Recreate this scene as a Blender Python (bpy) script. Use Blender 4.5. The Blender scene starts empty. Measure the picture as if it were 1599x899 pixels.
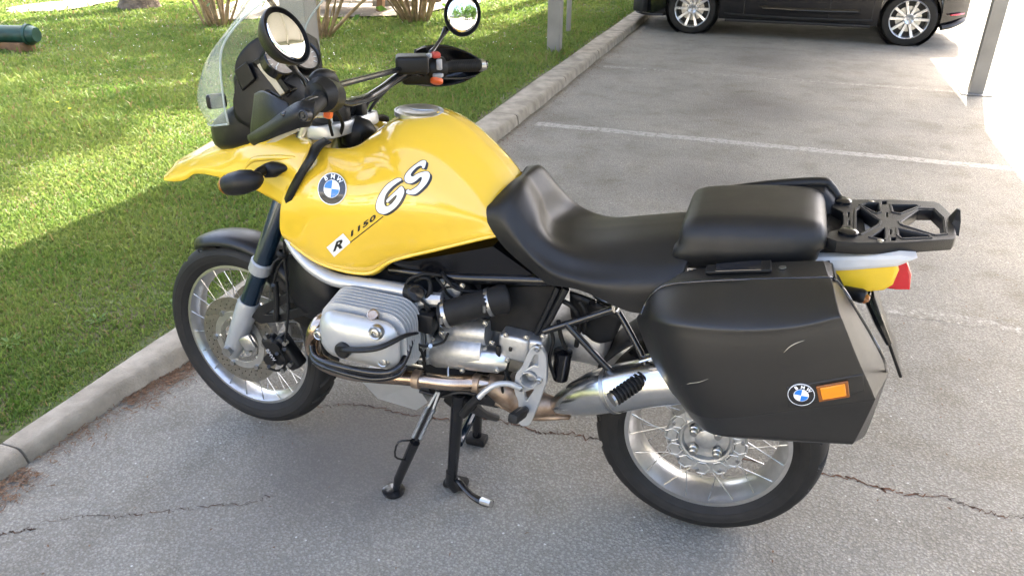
import bpy, bmesh, math, random
import numpy as np
from mathutils import Vector, Matrix, Quaternion
from mathutils.bvhtree import BVHTree

random.seed(7)
rng = np.random.default_rng(7)
scene = bpy.context.scene
col = scene.collection
R = math.radians
PI = math.pi

# ------------------------------------------------------------------ camera
CAM = Vector((1.541, -1.871, 1.678))
YAW, PITCH, ROLL, FPX = -0.3209, 0.4713, 0.0075, 1212.0
f_ = Vector((math.sin(YAW) * math.cos(PITCH), math.cos(YAW) * math.cos(PITCH), -math.sin(PITCH)))
r0 = Vector((math.cos(YAW), -math.sin(YAW), 0))
u0 = r0.cross(f_)
r_ = r0 * math.cos(ROLL) + u0 * math.sin(ROLL)
u_ = u0 * math.cos(ROLL) - r0 * math.sin(ROLL)
cd = bpy.data.cameras.new('camera')
cam = bpy.data.objects.new('camera', cd)
col.objects.link(cam)
cam.matrix_world = Matrix(((r_.x, u_.x, -f_.x, CAM.x), (r_.y, u_.y, -f_.y, CAM.y), (r_.z, u_.z, -f_.z, CAM.z), (0, 0, 0, 1)))
cd.sensor_width = 36.0
cd.lens = 36.0 * FPX / 1599.0
cd.clip_start = 0.05
cd.clip_end = 2000
scene.camera = cam

# ------------------------------------------------------------------ sky, sun, exposure
SUN_EL, SUN_DIR = R(50), Vector((0.16, 1.0, 0)).normalized()      # horizontal direction towards the sun
world = bpy.data.worlds.new('World')
scene.world = world
world.use_nodes = True
wn = world.node_tree.nodes
sky = wn.new('ShaderNodeTexSky')
sky.sky_type = 'NISHITA'
sky.sun_disc = False
sky.sun_elevation = SUN_EL
sky.sun_rotation = math.atan2(SUN_DIR.x, SUN_DIR.y)
sky.air_density = 0.7
sky.dust_density = 6.0
sky.ozone_density = 0.4
wn['Background'].inputs['Strength'].default_value = 0.15
world.node_tree.links.new(sky.outputs[0], wn['Background'].inputs['Color'])
sl = bpy.data.lights.new('sun', 'SUN')
sl.energy = 3.2
sl.angle = R(0.55)
sl.color = (1.0, 0.95, 0.86)
sun = bpy.data.objects.new('sun', sl)
col.objects.link(sun)
to_sun = Vector((SUN_DIR.x * math.cos(SUN_EL), SUN_DIR.y * math.cos(SUN_EL), math.sin(SUN_EL)))
sun.rotation_euler = to_sun.to_track_quat('Z', 'Y').to_euler()
sun.location = (0, 0, 12)
vs = scene.view_settings
vs.view_transform = 'Standard'
vs.look = 'None'
vs.exposure = 3.38
vs.gamma = 1.0

# ------------------------------------------------------------------ helpers
def at(px, py, y):
    """a point of the place: where the sight line through a photo pixel meets the upright plane at depth y"""
    d = r_ * ((px - 799.5) / FPX) - u_ * ((py - 449.5) / FPX) + f_
    return CAM + d * ((y - CAM.y) / d.y)

def ground(px, py, z=0.0):
    d = r_ * ((px - 799.5) / FPX) - u_ * ((py - 449.5) / FPX) + f_
    return CAM + d * ((z - CAM.z) / d.z)

def ats(pts):
    return [at(*p) for p in pts]

def crom(P, n, closed=False):
    """Catmull-Rom through P (k x 3), n samples per segment"""
    P = np.asarray([tuple(p) for p in P], float)
    if closed:
        Q = np.vstack([P[-1], P, P[0], P[1]])
        m = len(P)
    else:
        Q = np.vstack([2 * P[0] - P[1], P, 2 * P[-1] - P[-2]])
        m = len(P) - 1
    out = []
    for i in range(m):
        a, b, c, d = Q[i], Q[i + 1], Q[i + 2], Q[i + 3]
        for k in range(n):
            t = k / n
            out.append(0.5 * ((2 * b) + (-a + c) * t + (2 * a - 5 * b + 4 * c - d) * t * t + (-a + 3 * b - 3 * c + d) * t ** 3))
    if not closed:
        out.append(P[-1])
    return np.array(out)

class MB:
    def __init__(s):
        s.v = []; s.f = []; s.m = []
    def add(s, vs, fs, mi=0):
        o = len(s.v)
        s.v += [tuple(map(float, v)) for v in vs]
        s.f += [tuple(i + o for i in f) for f in fs]
        s.m += [mi] * len(fs)
        return s
    def grid(s, G, mi=0, closed_u=False, closed_v=False, flip=False):
        G = np.asarray(G, float); nu, nv = G.shape[:2]
        fs = []
        for i in range(nu if closed_u else nu - 1):
            for j in range(nv if closed_v else nv - 1):
                a, b = i, (i + 1) % nu; c, d = j, (j + 1) % nv
                q = (a * nv + c, a * nv + d, b * nv + d, b * nv + c)
                fs.append(q[::-1] if flip else q)
        return s.add(G.reshape(-1, 3), fs, mi)
    def loft(s, rings, mi=0, cap=True):
        G = np.asarray([[tuple(p) for p in r] for r in rings], float)
        n = G.shape[1]
        o = len(s.v)
        s.grid(G, mi, closed_v=True)
        if cap:
            s.f.append(tuple(o + k for k in range(n))); s.m.append(mi)
            b = o + (len(G) - 1) * n
            s.f.append(tuple(b + k for k in range(n))[::-1]); s.m.append(mi)
        return s
    def tube(s, pts, r, seg=10, smooth=0, mi=0, cap=True, flat=1.0):
        P = np.asarray([tuple(p) for p in pts], float)
        rr = np.full(len(P), r) if np.isscalar(r) else np.asarray(r, float)
        if smooth and len(P) > 2:
            rr = np.interp(np.linspace(0, len(P) - 1, (len(P) - 1) * smooth + 1), np.arange(len(P)), rr)
            P = crom(P, smooth)
        T = np.gradient(P, axis=0)
        T /= np.linalg.norm(T, axis=1)[:, None] + 1e-12
        up = np.array([0, 0, 1.0]) if abs(T[0][2]) < .9 else np.array([0, 1.0, 0])
        N = np.cross(T[0], up); N /= np.linalg.norm(N)
        rings = []
        for k in range(len(P)):
            N = N - T[k] * (N @ T[k]); N /= np.linalg.norm(N)
            B = np.cross(T[k], N)
            a = np.linspace(0, 2 * PI, seg, endpoint=False)
            rings.append(P[k] + rr[k] * (np.outer(np.cos(a), N) + flat * np.outer(np.sin(a), B)))
        return s.loft(rings, mi, cap)
    def lathe(s, prof, c=(0, 0, 0), axis=(0, 1, 0), seg=48, mi=0, closed=False, cap=False):
        """prof: (along axis, radius)"""
        ax = Vector(axis).normalized()
        e1 = ax.orthogonal().normalized(); e2 = ax.cross(e1)
        c = Vector(c)
        rings = []
        for (h, r) in prof:
            rings.append([tuple(c + ax * h + (e1 * math.cos(2 * PI * k / seg) + e2 * math.sin(2 * PI * k / seg)) * r) for k in range(seg)])
        G = np.asarray(rings)
        if closed:
            s.grid(G, mi, closed_u=True, closed_v=True)
        else:
            s.loft(rings, mi, cap)
        return s
    def cyl(s, a, b, r, seg=16, mi=0, r2=None):
        return s.tube([a, b], [r, r if r2 is None else r2], seg, 0, mi)
    def box(s, c, size, rot=None, mi=0, bev=0.0, bseg=2, taper=None):
        bm = bmesh.new()
        bmesh.ops.create_cube(bm, size=1)
        for v in bm.verts:
            k = 1.0
            if taper and v.co.z > 0: v.co.x *= taper[0]; v.co.y *= taper[1]
            v.co = Vector((v.co.x * size[0], v.co.y * size[1], v.co.z * size[2]))
        if bev:
            bmesh.ops.bevel(bm, geom=list(bm.edges), offset=bev, segments=bseg, profile=.5, affect='EDGES', clamp_overlap=True)
        M = rot.to_matrix() if isinstance(rot, Quaternion) else (rot if rot is not None else Matrix.Identity(3))
        bm.verts.ensure_lookup_table()
        for i, v in enumerate(bm.verts): v.index = i
        s.add([M @ v.co + Vector(c) for v in bm.verts], [[v.index for v in f.verts] for f in bm.faces], mi)
        bm.free()
        return s
    def mesh(s, me, M=None, mi=0, fn=None):
        vs = [v.co.copy() for v in me.vertices]
        if M is not None: vs = [M @ v for v in vs]
        if fn: vs = [fn(v) for v in vs]
        return s.add(vs, [tuple(p.vertices) for p in me.polygons], mi)
    def mirror(s):
        n = len(s.v)
        s.v += [(x, -y, z) for (x, y, z) in s.v]
        s.f += [tuple(i + n for i in f)[::-1] for f in s.f]
        s.m += s.m
        return s
    def build(s, name, mats, parent=None, sharp=35, merge=False, recalc=True, center=True, sub=0, solid=0, bevel=0):
        me = bpy.data.meshes.new(name)
        c = Vector((0, 0, 0))
        if center and s.v:
            A = np.array(s.v)
            c = Vector((A.min(0) + A.max(0)) / 2)
        me.from_pydata([(v[0] - c.x, v[1] - c.y, v[2] - c.z) for v in s.v], [], s.f)
        if not isinstance(mats, (list, tuple)): mats = [mats]
        for m in mats: me.materials.append(MAT[m])
        me.polygons.foreach_set('material_index', s.m)
        if merge or recalc:
            bm = bmesh.new(); bm.from_mesh(me)
            if merge: bmesh.ops.remove_doubles(bm, verts=bm.verts, dist=1e-5)
            if recalc: bmesh.ops.recalc_face_normals(bm, faces=bm.faces)
            bm.to_mesh(me); bm.free()
        me.polygons.foreach_set('use_smooth', [True] * len(me.polygons))
        if sharp: me.set_sharp_from_angle(angle=R(sharp))
        me.update()
        o = bpy.data.objects.new(name, me)
        col.objects.link(o)
        o.location = c
        if bevel:
            b = o.modifiers.new('bevel', 'BEVEL'); b.width = bevel; b.segments = 2; b.limit_method = 'ANGLE'
        if solid:
            b = o.modifiers.new('solid', 'SOLIDIFY'); b.thickness = solid; b.offset = 0
        if sub:
            b = o.modifiers.new('sub', 'SUBSURF'); b.levels = sub; b.render_levels = sub
        if parent is not None: adopt(o, parent)
        return o

def world_m(o):
    m = o.matrix_basis.copy()
    if o.parent is not None:
        m = world_m(o.parent) @ o.matrix_parent_inverse @ m
    return m

def adopt(o, parent):
    o.parent = parent
    o.matrix_parent_inverse = world_m(parent).inverted()

def empty(name, loc, parent=None):
    o = bpy.data.objects.new(name, None)
    o.empty_display_size = .1
    col.objects.link(o)
    o.location = loc
    if parent is not None: adopt(o, parent)
    return o

def tag(o, label=None, cat=None, group=None, kind=None):
    if label: o['label'] = label
    if cat: o['category'] = cat
    if group: o['group'] = group
    if kind: o['kind'] = kind
    return o

def copy_at(o, parent, M):
    """a copy of a mesh object sharing its data, placed by a world matrix under a parent"""
    c = o.copy(); col.objects.link(c)
    c.parent = parent
    c.matrix_parent_inverse = Matrix.Identity(4)
    c.matrix_basis = world_m(parent).inverted() @ M
    return c

def copy_tree(o, parent=None):
    c = o.copy(); col.objects.link(c)
    if parent is not None: c.parent = parent
    for ch in [x for x in bpy.data.objects if x.parent == o]:
        copy_tree(ch, c)
    return c

def patch(ctrl, nu=6, nv=6):
    """Catmull-Rom surface through a control net"""
    C = np.array([[tuple(p) for p in row] for row in ctrl], float)
    A = np.array([crom(row, nv) for row in C])
    return np.array([crom(A[:, j], nu) for j in range(A.shape[1])]).transpose(1, 0, 2)

def fill2d(outlines, depth=0.0, bev=0.0, res=1):
    """flat filled shape with holes as a mesh in the XY plane"""
    cu = bpy.data.curves.new('tmp', 'CURVE')
    cu.dimensions = '2D'; cu.fill_mode = 'BOTH'; cu.extrude = depth / 2
    cu.bevel_depth = bev; cu.bevel_resolution = res
    for o in outlines:
        sp = cu.splines.new('POLY'); sp.points.add(len(o) - 1)
        for k, (x, y) in enumerate(o): sp.points[k].co = (x, y, 0, 1)
        sp.use_cyclic_u = True
    return curve_mesh(cu)

def curve_mesh(cu):
    ob = bpy.data.objects.new('tmp', cu)
    col.objects.link(ob)
    dg = bpy.context.evaluated_depsgraph_get()
    me = bpy.data.meshes.new_from_object(ob.evaluated_get(dg))
    bpy.data.objects.remove(ob); bpy.data.curves.remove(cu)
    return me

def text_mesh(txt, size=1.0, bold=0.0, shear=0.0, depth=0.0, space=1.0):
    cu = bpy.data.curves.new('tmp', 'FONT')
    cu.body = txt; cu.size = size; cu.offset = bold; cu.shear = shear; cu.extrude = depth
    cu.align_x = 'CENTER'; cu.align_y = 'CENTER'; cu.space_character = space
    cu.resolution_u = 4
    return curve_mesh(cu)

def ring2d(r, n, cx=0, cy=0, ph=0):
    return [(cx + r * math.cos(2 * PI * k / n + ph), cy + r * math.sin(2 * PI * k / n + ph)) for k in range(n)]

def rrect(cx, cz, hx, hz, r, y, n=5, tilt=0.0):
    """rounded rectangle ring in an xz plane at depth y"""
    out = []
    for (sx, sz, a0) in ((1, 1, 0), (-1, 1, 90), (-1, -1, 180), (1, -1, 270)):
        for k in range(n):
            a = R(a0 + 90 * k / (n - 1))
            dx, dz = sx * (hx - r) + r * math.cos(a), sz * (hz - r) + r * math.sin(a)
            out.append((cx + dx * math.cos(tilt) - dz * math.sin(tilt), y, cz + dx * math.sin(tilt) + dz * math.cos(tilt)))
    return out

# ------------------------------------------------------------------ materials
MAT = {}
def nd(nt, t, **k):
    n = nt.nodes.new(t)
    for a, b in k.items():
        if a in ('op',): n.operation = b
        else: setattr(n, a, b)
    return n
def mat(name, col_, rough=.5, metal=0.0, coat=0.0, spec=.5, var=.12, vscale=30.0, bump=0.0, bscale=400.0, col2=None, rvar=.1, trans=0.0, ior=1.45, emit=None, coords='Object', aniso=0.0, bdist=.002):
    m = bpy.data.materials.new(name); m.use_nodes = True
    nt = m.node_tree; b = nt.nodes['Principled BSDF']
    tc = nd(nt, 'ShaderNodeTexCoord')
    no = nd(nt, 'ShaderNodeTexNoise'); no.inputs['Scale'].default_value = vscale; no.inputs['Detail'].default_value = 5
    nt.links.new(tc.outputs[coords], no.inputs['Vector'])
    mx = nd(nt, 'ShaderNodeMix', data_type='RGBA')
    c = tuple(col_)
    c2 = tuple(col2) if col2 else tuple(max(0, x * (1 - var)) for x in c)
    mx.inputs['A'].default_value = (*c, 1); mx.inputs['B'].default_value = (*c2, 1)
    rp = nd(nt, 'ShaderNodeMapRange'); rp.inputs['From Min'].default_value = .35; rp.inputs['From Max'].default_value = .65
    nt.links.new(no.outputs['Fac'], rp.inputs['Value'])
    nt.links.new(rp.outputs['Result'], mx.inputs['Factor'])
    nt.links.new(mx.outputs['Result'], b.inputs['Base Color'])
    rr = nd(nt, 'ShaderNodeMapRange'); rr.inputs['To Min'].default_value = max(0.02, rough - rvar * rough); rr.inputs['To Max'].default_value = min(1, rough + rvar * rough)
    nt.links.new(no.outputs['Fac'], rr.inputs['Value']); nt.links.new(rr.outputs['Result'], b.inputs['Roughness'])
    b.inputs['Metallic'].default_value = metal
    b.inputs['Specular IOR Level'].default_value = spec
    b.inputs['IOR'].default_value = ior
    b.inputs['Coat Weight'].default_value = coat
    b.inputs['Coat Roughness'].default_value = .03
    b.inputs['Transmission Weight'].default_value = trans
    if emit: b.inputs['Emission Color'].default_value = (*emit[0], 1); b.inputs['Emission Strength'].default_value = emit[1]
    if bump:
        n2 = nd(nt, 'ShaderNodeTexNoise'); n2.inputs['Scale'].default_value = bscale; n2.inputs['Detail'].default_value = 4
        nt.links.new(tc.outputs[coords], n2.inputs['Vector'])
        bp = nd(nt, 'ShaderNodeBump'); bp.inputs['Strength'].default_value = bump; bp.inputs['Distance'].default_value = bdist
        nt.links.new(n2.outputs['Fac'], bp.inputs['Height']); nt.links.new(bp.outputs['Normal'], b.inputs['Normal'])
    MAT[name] = m
    return m

mat('yellow_paint', (.70, .455, .034), .20, coat=1.0, var=.03, vscale=6, rvar=.05)
mat('yellow_plain', (.72, .47, .02), .35, coat=.4, var=.05)
mat('black_plastic', (.0095, .0095, .010), .40, var=.3, bump=.25, bscale=900, spec=0.32)
mat('black_gloss', (.006, .006, .007), .18, var=.2)
mat('black_rough', (.013, .0125, .012), .62, var=.35, bump=.3, bscale=500, spec=0.25)
mat('pannier_black', (.0088, .0087, .0086), .32, spec=.62, var=.3, vscale=9, bump=.35, bscale=1100, rvar=.25)
mat('vinyl', (.014, .0135, .013), .38, var=.22, vscale=14, bump=.30, bscale=700, rvar=.15, spec=0.36)
mat('rubber', (.013, .0126, .012), .60, var=.3, vscale=25, bump=.25, bscale=300, col2=(.019, .018, .017), spec=0.28)
mat('fender_black', (.012, .0125, .014), .36, var=.25, spec=0.42)
mat('aluminium', (.62, .62, .61), .33, metal=1.0, var=.12, vscale=40, rvar=.25)
mat('cast_aluminium', (.50, .50, .49), .46, metal=.85, var=.2, vscale=60, bump=.2, bscale=700)
mat('silver_paint', (.45, .45, .44), .36, metal=.45, coat=.3, var=.06)
mat('fork_grey', (.34, .345, .345), .38, metal=.3, var=.06)
mat('fin_alloy', (.50, .50, .49), .48, metal=.25, var=.1)
mat('fork_blue', (.008, .022, .040), .22, metal=.3, coat=.5, var=.2)
mat('chrome', (.80, .79, .77), .10, metal=1.0, var=.1, rvar=.5)
mat('satin_steel', (.66, .655, .64), .21, metal=1.0, var=.12, vscale=18, rvar=.35)
mat('steel', (.42, .42, .41), .32, metal=1.0, var=.2, vscale=50)
mat('disc_steel', (.30, .28, .24), .36, metal=.9, var=.2, vscale=30)
mat('exhaust_bronze', (.56, .48, .39), .22, metal=1.0, col2=(.34, .24, .17), vscale=9, rvar=.3)
mat('exhaust_rust', (.20, .13, .085), .5, metal=.8, col2=(.36, .28, .21), vscale=22)
mat('dark_metal', (.035, .035, .037), .40, metal=.5, var=.3, bump=.1)
mat('black_tube', (.008, .008, .009), .25, coat=.3, var=.2)
mat('orange_lens', (.75, .24, .005), .25, coat=.6, var=.1)
mat('orange_dark', (.22, .065, .006), .25, coat=.6, var=.2)
mat('red_lens', (.50, .012, .018), .15, coat=.6, var=.15)
mat('orange_switch', (.72, .13, .03), .4, var=.1)
mat('red_switch', (.42, .05, .035), .45, var=.1)
mat('grey_switch', (.30, .30, .31), .45, var=.1)
mat('white_plastic', (.52, .51, .48), .35, var=.08)
mat('white_decal', (.72, .72, .69), .35, var=.03)
mat('black_decal', (.02, .018, .014), .35, var=.1)
mat('emblem_blue', (.02, .17, .55), .2, coat=.6, var=.05)
mat('emblem_white', (.78, .79, .80), .2, coat=.6, var=.03)
mat('emblem_black', (.012, .012, .014), .2, coat=.6, var=.1)
mat('mirror_glass', (.92, .93, .94), .015, metal=1.0, var=.01, rvar=0)
mat('gauge_face', (.42, .36, .30), .18, coat=.8, col2=(.30, .25, .21), vscale=80)
mat('label_tan', (.50, .46, .36), .6, var=.15)
def glassy(name, tint, rough=.02, ior=1.2, mixf=.10):
    m = bpy.data.materials.new(name); m.use_nodes = True
    nt = m.node_tree; nt.nodes.clear()
    o = nd(nt, 'ShaderNodeOutputMaterial'); t = nd(nt, 'ShaderNodeBsdfTransparent'); g = nd(nt, 'ShaderNodeBsdfGlossy')
    t.inputs['Color'].default_value = (*tint, 1); g.inputs['Roughness'].default_value = rough
    lw = nd(nt, 'ShaderNodeLayerWeight'); lw.inputs['Blend'].default_value = .5
    pw = nd(nt, 'ShaderNodeMath', op='POWER'); pw.inputs[1].default_value = 4.0; nt.links.new(lw.outputs['Facing'], pw.inputs[0])
    fr = nd(nt, 'ShaderNodeMath', op='MULTIPLY_ADD'); fr.inputs[1].default_value = .55; fr.inputs[2].default_value = .02; nt.links.new(pw.outputs[0], fr.inputs[0])
    tc = nd(nt, 'ShaderNodeTexCoord'); no = nd(nt, 'ShaderNodeTexNoise'); no.inputs['Scale'].default_value = 12
    nt.links.new(tc.outputs['Object'], no.inputs['Vector'])
    ad = nd(nt, 'ShaderNodeMath', op='MULTIPLY_ADD'); ad.inputs[1].default_value = .05; 
    nt.links.new(no.outputs['Fac'], ad.inputs[0]); nt.links.new(fr.outputs[0], ad.inputs[2])
    df = nd(nt, 'ShaderNodeBsdfDiffuse'); df.inputs['Color'].default_value = (.7, .75, .75, 1)
    m1 = nd(nt, 'ShaderNodeMixShader'); m1.inputs[0].default_value = mixf
    nt.links.new(t.outputs[0], m1.inputs[1]); nt.links.new(df.outputs[0], m1.inputs[2])
    mx = nd(nt, 'ShaderNodeMixShader')
    nt.links.new(ad.outputs[0], mx.inputs[0]); nt.links.new(m1.outputs[0], mx.inputs[1]); nt.links.new(g.outputs[0], mx.inputs[2])
    nt.links.new(mx.outputs[0], o.inputs['Surface'])
    MAT[name] = m
glassy('clear_screen', (.95, .97, .96), .04, mixf=.19)
glassy('clear_edge', (.75, .82, .80), .12, mixf=.35)
glassy('car_glass', (.08, .09, .09), .01, mixf=.02)

# ------------------------------------------------------------------ surfaces of the setting
def surf_asphalt(name, base, paint=None):
    m = bpy.data.materials.new(name); m.use_nodes = True
    nt = m.node_tree; b = nt.nodes['Principled BSDF']; L = nt.links.new
    tc = nd(nt, 'ShaderNodeTexCoord')
    def noise(sc, det=4, rough=.55):
        n = nd(nt, 'ShaderNodeTexNoise'); n.inputs['Scale'].default_value = sc; n.inputs['Detail'].default_value = det; n.inputs['Roughness'].default_value = rough
        L(tc.outputs['Object'], n.inputs['Vector']); return n
    def ramp(src, pts):
        r = nd(nt, 'ShaderNodeValToRGB')
        el = r.color_ramp.elements
        el[0].position, el[0].color = pts[0][0], (*pts[0][1], 1)
        el[1].position, el[1].color = pts[-1][0], (*pts[-1][1], 1)
        for p, c in pts[1:-1]:
            e = el.new(p); e.color = (*c, 1)
        L(src, r.inputs[0]); return r
    def mix(a, bb, f, mode='MIX'):
        x = nd(nt, 'ShaderNodeMix', data_type='RGBA', blend_type=mode)
        for s, v in (('A', a), ('B', bb), ('Factor', f)):
            if isinstance(v, (int, float)): x.inputs[s].default_value = v
            elif isinstance(v, tuple): x.inputs[s].default_value = (*v, 1)
            else: L(v, x.inputs[s])
        return x.outputs['Result']
    fine = noise(230, 3, .7); mid = noise(38, 5); big = noise(1.3, 6, .6); big2 = noise(4.5, 4)
    vor = nd(nt, 'ShaderNodeTexVoronoi'); vor.inputs['Scale'].default_value = 105; L(tc.outputs['Object'], vor.inputs['Vector'])
    vor2 = nd(nt, 'ShaderNodeTexVoronoi'); vor2.inputs['Scale'].default_value = 62; L(tc.outputs['Object'], vor2.inputs['Vector'])
    k = base
    c = ramp(fine.outputs['Fac'], [(.30, (k * .68, k * .65, k * .58)), (.5, (k, k * .945, k * .81)), (.72, (k * 1.32, k * 1.25, k * 1.07))]).outputs[0]
    st = ramp(vor.outputs['Distance'], [(.10, (1.25, 1.24, 1.22)), (.30, (1, 1, 1)), (.62, (.70, .69, .68))]).outputs[0]
    c = mix(c, st, .75, 'MULTIPLY')
    # scattered pale stones in the wearing course
    sel = ramp(vor2.outputs['Color'], [(.83, (0, 0, 0)), (.86, (1, 1, 1))]).outputs[0]
    dst = ramp(vor2.outputs['Distance'], [(.16, (1, 1, 1)), (.26, (0, 0, 0))]).outputs[0]
    f = mix(sel, dst, 1.0, 'MULTIPLY')
    pm = ramp(noise(2.6, 4).outputs['Fac'], [(.42, (.15, .15, .15)), (.62, (.9, .9, .9))]).outputs[0]
    f = mix(f, pm, 1.0, 'MULTIPLY')
    c = mix(c, (k * 2.3, k * 2.25, k * 2.1), f)
    bl = ramp(big.outputs['Fac'], [(.32, (.80, .79, .77)), (.5, (1, 1, 1)), (.68, (1.10, 1.095, 1.08))]).outputs[0]
    c = mix(c, bl, 1.0, 'MULTIPLY')
    bl2 = ramp(big2.outputs['Fac'], [(.30, (.82, .80, .76)), (.5, (1, 1, 1))]).outputs[0]
    c = mix(c, bl2, .8, 'MULTIPLY')
    if paint:
        pn = noise(26, 6, .75)
        pf = ramp(pn.outputs['Fac'], [(paint - .03, (0, 0, 0)), (paint + .05, (1, 1, 1))]).outputs[0]
        pf = mix(pf, st, .35, 'MULTIPLY')
        pf = mix(pf, (.72, .72, .72), 1.0, 'MULTIPLY')
        c = mix(c, (.40, .385, .345), pf)
    else:
        # oil stains where vehicles stand, brown dust towards the kerb
        sp = nd(nt, 'ShaderNodeSeparateXYZ'); L(tc.outputs['Object'], sp.inputs[0])
        rg = nd(nt, 'ShaderNodeMapRange'); rg.inputs['From Min'].default_value = -.15; rg.inputs['From Max'].default_value = -.55
        ad = nd(nt, 'ShaderNodeMath', op='MULTIPLY_ADD'); ad.inputs[1].default_value = .7
        L(big2.outputs['Fac'], ad.inputs[0]); L(rg.outputs[0], ad.inputs[2])
        dr = ramp(ad.outputs[0], [(.62, (0, 0, 0)), (1.25, (.55, .55, .55))]).outputs[0]
        c = mix(c, (.095, .062, .040), dr)
        for (ox, oy, rad, amt) in ((.46, .02, .30, .6), (.36, -.10, .24, .35), (1.35, .35, .3, .25), (1.3, 3.0, .40, .45), (1.45, 5.3, .5, .45), (1.35, 7.6, .5, .4), (.2, -.35, .2, .2)):
            vm = nd(nt, 'ShaderNodeVectorMath', op='DISTANCE'); vm.inputs[1].default_value = (ox, oy, 0)
            L(tc.outputs['Object'], vm.inputs[0])
            a2 = nd(nt, 'ShaderNodeMath', op='MULTIPLY_ADD'); a2.inputs[1].default_value = -.35
            L(big2.outputs['Fac'], a2.inputs[0]); L(vm.outputs['Value'], a2.inputs[2])
            rr = ramp(a2.outputs[0], [(max(0, rad * .2 - .12), (amt, amt, amt)), (rad, (0, 0, 0))]).outputs[0]
            c = mix(c, (k * .42, k * .38, k * .34), rr)
    L(c, b.inputs['Base Color'])
    b.inputs['Roughness'].default_value = .95
    b.inputs['Specular IOR Level'].default_value = .08
    bp = nd(nt, 'ShaderNodeBump'); bp.inputs['Strength'].default_value = .9; bp.inputs['Distance'].default_value = .004
    ax = nd(nt, 'ShaderNodeMath', op='SUBTRACT'); L(fine.outputs['Fac'], ax.inputs[0]); L(vor.outputs['Distance'], ax.inputs[1])
    L(ax.outputs[0], bp.inputs['Height']); L(bp.outputs[0], b.inputs['Normal'])
    MAT[name] = m
surf_asphalt('asphalt', .262)
surf_asphalt('line_paint', .262, paint=.45)
surf_asphalt('line_worn', .262, paint=.55)
mat('kerb_concrete', (.32, .285, .225), .9, col2=(.20, .175, .135), vscale=9, bump=.8, bscale=120, bdist=.006)
mat('soil', (.085, .070, .034), .95, col2=(.07, .10, .026), vscale=3, bump=.6, bscale=60, bdist=.01)
mat('sand', (.22, .19, .145), .95, col2=(.15, .125, .092), vscale=5, bump=.5, bscale=90, bdist=.01)
mat('crack_dirt', (.030, .022, .017), .95, col2=(.10, .045, .022), vscale=16)
mat('litter_brown', (.10, .052, .028), .9, col2=(.19, .115, .065), vscale=60)
mat('post_paint', (.235, .225, .205), .5, col2=(.19, .18, .165), vscale=4, bump=.15, bscale=60)
mat('roof_steel', (.60, .58, .53), .55, var=.1)
mat('wood_brown', (.23, .13, .06), .7, col2=(.14, .075, .035), vscale=6)
mat('wood_grey', (.30, .25, .18), .8, col2=(.20, .16, .11), vscale=9, bump=.3, bscale=50)
mat('green_paint', (.004, .022, .012), .5, col2=(.007, .045, .036), vscale=8)
mat('bark', (.16, .12, .08), .9, col2=(.075, .055, .038), vscale=11, bump=1.0, bscale=22, bdist=.03)
mat('twig', (.34, .25, .13), .85, col2=(.19, .13, .07), vscale=14)
mat('car_black', (.006, .006, .007), .10, spec=.4, coat=.5, var=.1, rvar=.05)
mat('car_trim', (.016, .016, .017), .5, var=.2)
mat('car_rim', (.60, .60, .61), .28, metal=.75, coat=.4, var=.05)
mat('wall_render', (.58, .54, .46), .85, col2=(.52, .48, .40), vscale=3)
mat('window_dark', (.03, .035, .04), .05, spec=.8, var=.1)
mat('petal_yellow', (.75, .55, .02), .6)
mat('petal_white', (.75, .73, .70), .6)
mat('paper_white', (.72, .70, .66), .7)

def leafy(name, c1, c2, transl=.35, nscale=1.6):
    m = bpy.data.materials.new(name); m.use_nodes = True
    nt = m.node_tree; b = nt.nodes['Principled BSDF']; L = nt.links.new
    at_ = nd(nt, 'ShaderNodeAttribute'); at_.attribute_name = 'tone'
    tc = nd(nt, 'ShaderNodeTexCoord'); no = nd(nt, 'ShaderNodeTexNoise'); no.inputs['Scale'].default_value = nscale; no.inputs['Detail'].default_value = 4
    L(tc.outputs['Object'], no.inputs['Vector'])
    ad = nd(nt, 'ShaderNodeMath', op='MULTIPLY_ADD'); ad.inputs[1].default_value = .55
    L(at_.outputs['Fac'], ad.inputs[0])
    sb = nd(nt, 'ShaderNodeMath', op='MULTIPLY_ADD'); sb.inputs[1].default_value = 1.1; sb.inputs[2].default_value = -.33
    L(no.outputs['Fac'], sb.inputs[0]); L(sb.outputs[0], ad.inputs[2])
    mx = nd(nt, 'ShaderNodeMix', data_type='RGBA'); mx.inputs['A'].default_value = (*c1, 1); mx.inputs['B'].default_value = (*c2, 1)
    L(ad.outputs[0], mx.inputs['Factor'])
    dry = nd(nt, 'ShaderNodeMix', data_type='RGBA'); dry.inputs['B'].default_value = (.22, .18, .07, 1)
    dm = nd(nt, 'ShaderNodeMath', op='GREATER_THAN'); dm.inputs[1].default_value = .93
    L(at_.outputs['Fac'], dm.inputs[0]); L(dm.outputs[0], dry.inputs['Factor']); L(mx.outputs['Result'], dry.inputs['A'])
    L(dry.outputs['Result'], b.inputs['Base Color'])
    b.inputs['Roughness'].default_value = .55
    b.inputs['Specular IOR Level'].default_value = .3
    tr = nd(nt, 'ShaderNodeBsdfTranslucent'); L(dry.outputs['Result'], tr.inputs['Color'])
    ms = nd(nt, 'ShaderNodeMixShader'); ms.inputs[0].default_value = transl
    L(b.outputs[0], ms.inputs[1]); L(tr.outputs[0], ms.inputs[2])
    L(ms.outputs[0], nt.nodes['Material Output'].inputs['Surface'])
    MAT[name] = m
leafy('grass_blade', (.072, .150, .020), (.235, .275, .070), .42)
leafy('leaf_green', (.05, .11, .018), (.10, .18, .03), .45)
leafy('weed_leaf', (.05, .12, .015), (.11, .19, .03), .3, 9)

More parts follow.
